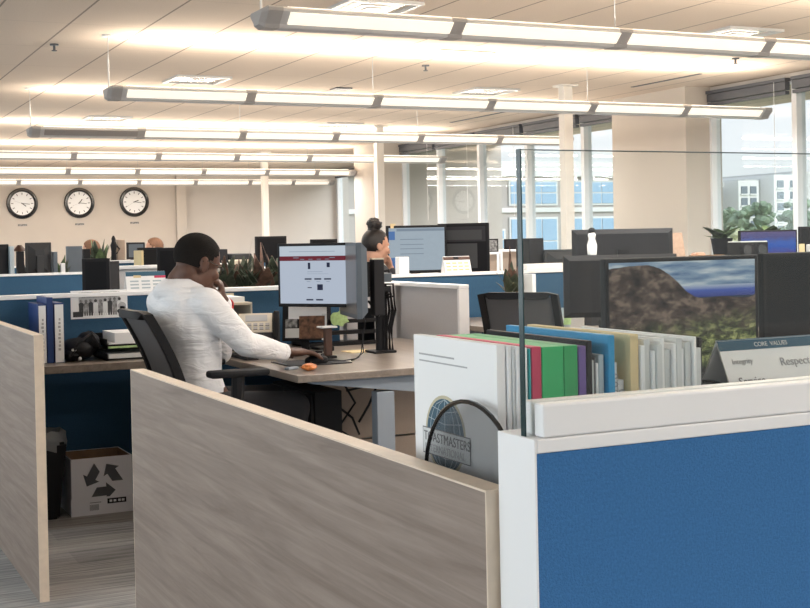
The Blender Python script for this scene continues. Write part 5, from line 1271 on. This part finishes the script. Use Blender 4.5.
for k in range(4):
    for j in range(3): b.prism([(.015+.048*k, .015+.024*j), (.05+.048*k, .015+.024*j), (.05+.048*k, .026+.024*j), (.015+.048*k, .026+.024*j)], Tq, 0, .0004, mi=2)
b.build('calendar_print', ['brownplastic', 'black', 'manila'], t, world=True)
small('white_box', 'white upright box on the blue partition beside the woman', 'box', 'paper', 3.80, 3.88, 7.85, 7.91, 1.0605, 1.18, None) 
small('sticky_note', 'tiny pale note stuck on top of the woman\'s monitor', 'note', 'manila', 4.09, 4.13, 8.575, 8.585, 1.385, 1.42, None, .0005)
for i, (x0, x1, z0, z1, m_, lb) in enumerate(((5.72, 5.86, 1.17, 1.29, 'pic2', 'small framed picture on the beige partition near the window'), (5.93, 6.06, 1.19, 1.285, 'black2', 'small black frame left of the glass edge, near the window'))):
    t = thing('picture_frame', lb, 'picture frame', ((x0+x1)/2, 10.03, z0), 0, 'frames on the beige partitions'); b = MB(); b.box(x0, x1, 10.015, 10.035, z0+.0005, z1); b.build('frame_border', 'black', t, world=True)
    b = MB(); b.box(x0+.012, x1-.012, 10.013, 10.015, z0+.012, z1-.012); b.build('picture', m_, t, world=True)
small('dark_cabinet', 'small dark box between woman\'s monitors and the beige partitions', 'box', 'black2', 5.13, 5.26, 8.3, 8.5, .7401, 1.29, None)
# ------------------------------------------------------------------ cubicle right of the grey partition
worktop('worktop along the blue partition, behind the grey mesh chair', 3.22, 6.2, 7.2, 7.835)
worktop('return worktop under the dark monitor back, seen through the glass', 3.95, 5.2, 5.6, 7.195)
chair('grey mesh office chair behind the folders, split by the glass edge', 3.57, 5.69, .75)
def back_monitor(label, x, y, z, rz, w, h, zc, cap=.05):
    t = thing('monitor', label, 'monitor', (x, y, z), rz, 'dark monitors seen from behind')
    b = MB(); b.loft([[(-w/2, .012, zc-h/2), (w/2, .012, zc-h/2), (w/2, .012, zc+h/2), (-w/2, .012, zc+h/2)], [(-w/2, -.012, zc-h/2), (w/2, -.012, zc-h/2), (w/2, -.012, zc+h/2), (-w/2, -.012, zc+h/2)], [(-w/2+.03, -.04, zc-h/2+.03), (w/2-.03, -.04, zc-h/2+.03), (w/2-.03, -.04, zc+h/2-.03), (-w/2+.03, -.04, zc+h/2-.03)]]); b.build('casing', 'black2', t)
    b = MB(); b.quad([(w/2-.015, .0125, zc-h/2+.02), (-w/2+.015, .0125, zc-h/2+.02), (-w/2+.015, .0125, zc+h/2-.015), (w/2-.015, .0125, zc+h/2-.015)]); b.build('screen', 'scr_office', t, normals=False)
    b = MB(); b.box(-.035, .035, -.075, -.04, .015, zc+.05); b.build('stand_neck', 'black', t); b = MB(); b.box(-.12, .12, -.14, .08, 0, .015, bev=.004); b.build('stand_base', 'black', t)
back_monitor('dark monitor back behind the glass, lower and nearer of the two', 4.24, 5.90, .74, math.radians(-24), .64, .35, .275)
back_monitor('dark monitor back, upper one of two, rising before the beige pillar', 4.85, 6.72, .74, math.radians(-30), .64, .36, .42)
t = thing('figurine', 'small white figurine on a dark post, left of the upper dark monitor back', 'figurine', (4.55, 6.62, .74))
b = MB(); b.box(-.04, .04, -.04, .04, 0, .44); b.build('pedestal', 'black2', t)
b = MB(); b.lathe([(.028, .44), (.032, .50), (.020, .54), (.026, .565), (.010, .59)], seg=14); b.build('figure', 'paper', t, smooth=True); b = MB(); b.ball((0, 0, .59), (.025, .02, .022)); b.build('figure_hair', 'black', t, smooth=True)
t = thing('coffee_mug', 'white mug with a handle between the chair and the dark monitor back', 'mug', (4.18, 6.50, .74))
b = MB(); b.lathe([(.036, 0), (.040, .10), (.036, .10), (.033, .01)], seg=24); b.build('mug_body', 'paper2', t, smooth=True); b = MB(); b.tube([(.038+.03*math.sin(a), 0, .052+.034*math.cos(a)) for a in [PI*k/8 for k in range(9)]], .006, 8); b.build('handle', 'paper2', t, smooth=True)
t = thing('drinking_glass', 'pale green tumbler right of the white mug', 'glass', (4.30, 6.56, .74))
b = MB(); b.lathe([(.032, 0), (.038, .12), (.034, .12), (.03, .01)], seg=24); b.build('tumbler_body', 'f_grey', t, smooth=True); b = MB(); b.lathe([(.0365, .02), (.0385, .07)], seg=24); b.build('green_band', 'greennote', t, smooth=True)
small('tape_dispenser', 'black tape dispenser on the return desk under the dark monitor back', 'dispenser', 'black', 4.40, 4.52, 6.3, 6.36, .7401, .80, None, .015)
small('pen_box', 'grey low box right of the tape dispenser', 'box', 'lightink', 4.56, 4.64, 6.2, 6.3, .7401, .79, None)
small('toy_blocks', 'cream and teal toy blocks at the lower left of the landscape monitor', 'toy', 'manila', 4.50, 4.58, 6.05, 6.10, .7401, .785, None)
small('toy_block', 'teal toy block beside the cream one', 'toy', 'f_teal', 4.44, 4.495, 6.05, 6.10, .7401, .785, None)
small('paper_stack', 'pile of white papers leaning beside the chair, left of the dark monitor back', 'papers', 'paper', 4.53, 4.56, 7.3, 7.5, .7401, 1.05, None)
small('white_papers', 'white papers stacked on the blue partition behind the chair', 'papers', 'paper', 4.82, 5.16, 7.845, 7.915, 1.0605, 1.105, None)
plant('dried_flowers', 'brown dried flowers in front of the blue partition, right of the chair', 4.45, 7.45, .74, .46, 'red', 41, .10, 14, None)
monitor('grey monitor back right of the glass edge, above the white papers', 5.38, 8.2, .74, PI-.3, .32, .20, .36, 'black2', case='darkgrey', group=GM)
t = thing('document_shelf', 'black desktop shelf with papers right of the grey partition edge', 'shelf', (3.36, 7.42, .74))
for z in (.74, .86, .97):
    b = MB(); b.box(3.26, 3.56, 7.3, 7.55, z, z+.012); b.build('shelf_board', 'black', t, world=True)
b = MB(); b.box(3.55, 3.562, 7.3, 7.55, .752, .97); b.build('side_board', 'black', t, world=True)
b = MB(); b.box(3.26, 3.55, 7.545, 7.55, .752, .97); b.build('back_board', 'black', t, world=True)
t = thing('desk_phone', 'black phone on the worktop between the grey partition and the chair', 'telephone', (3.72, 7.4, .74), -.3)
b = MB(); b.loft([[(-.09, -.1, 0), (.09, -.1, 0), (.09, .1, 0), (-.09, .1, 0)], [(-.09, -.1, .03), (.09, -.1, .03), (.09, .1, .17), (-.09, .1, .17)]]); b.build('phone_body', 'black', t); b = MB(); b.cbox((-.06, 0, .115), (.045, .2, .035), (.6, 0, 0), bev=.01); b.build('handset', 'black2', t)
small('notepad', 'yellowish paper pad propped beside the black phone', 'notepad', 'manila', 3.88, 3.98, 7.55, 7.58, .7401, .95, None)
# ------------------------------------------------------------------ window side, far right
t = thing('low_cabinet', 'dark low cabinet behind the landscape monitor, carrying a radio and plants', 'cabinet', (6.0, 6.95, 0))
b = MB(); b.box(5.25, 7.3, 6.7, 7.15, .06, 1.10, bev=.004); b.build('carcass', 'black2', t, world=True); b = MB(); b.box(5.23, 7.32, 6.68, 7.17, 1.10, 1.13, bev=.004); b.build('cabinet_top', 'darkgrey', t, world=True)
for k in range(4):
    b = MB(); b.box(5.27+.51*k, 5.76+.51*k, 6.685, 6.70, .08, 1.08, bev=.003); d = b.build('door', 'black2', t, world=True); b = MB(); b.box(5.70+.51*k, 5.72+.51*k, 6.67, 6.686, .55, .70); b.build('handle', 'steel', d, world=True)
b = MB(); b.box(5.28, 7.27, 6.73, 7.12, 0, .06); b.build('plinth', 'black', t, world=True)
b = MB(); b.cbox((5.44, 6.95, 1.222), (.19, .012, .18), (-.18, 0, .15)); b.bm.verts.ensure_lookup_table(); mz = min(v.co.z for v in b.bm.verts); bmesh.ops.translate(b.bm, verts=b.bm.verts, vec=(0, 0, 1.1302-mz)); tag(b.build('wooden_plaque', 'plaque'), 'pale upright board with faint writing, right of the upper dark monitor back', 'board')
tag(simple('small_sign', 'carton', (5.47, 5.75, 6.80, 6.83, 1.1302, 1.155), kind=None), 'thin brown strip lying on the dark cabinet', 'strip')
small('wooden_bowl', 'small orange brown bowl on the dark cabinet by the window post', 'bowl', 'skin2', 5.60, 5.68, 6.9, 6.98, 1.1302, 1.17, None, .015)
t = thing('radio', 'black radio with a silver top on the dark cabinet, before the blue monitor', 'radio', (5.97, 6.82, 1.13))
b = MB(); b.box(-.12, .12, -.07, .07, .0005, .105, bev=.006); b.build('radio_body', 'black', t)
b = MB(); b.box(-.115, .115, -.065, .065, .105, .112); b.build('top_plate', 'paper2', t)
for x in (-.065, .065):
    b = MB(); b.cyl((x, -.075, .052), (x, -.0695, .052), .036, seg=20); b.build('speaker_cone', 'darkgrey', t)
plant('potted_plant', 'dark leafy plant left of the radio, against the window', 5.93, 7.04, 1.13, .27, 'green', 51, .15, 22, 'window plants')
plant('potted_plant', 'low bluish green plant peeking over the blue screen', 6.35, 7.05, 1.13, .27, 'green', 52, .18, 26, 'window plants')
monitor('monitor with a blue and purple lake picture, beside the window mullion', 6.22, 6.90, 1.1302, -.25, .44, .22, .075, 'scr_lake', group='window side monitors', bez=.012)
monitor('black monitor at the right edge in front of the window', 6.72, 6.86, 1.1302, -.1, .46, .23, .09, 'screenoff', group='window side monitors', bez=.012)
small('white_case', 'pale grey case at the right edge on the dark cabinet', 'case', 'paper2', 6.42, 6.72, 6.70, 6.74, 1.1302, 1.21, None)
small('sticky_note', 'small tan note at the lower right of the blue lake screen', 'note', 'manila', 6.33, 6.38, 6.71, 6.715, 1.1302, 1.215, None, .0005)
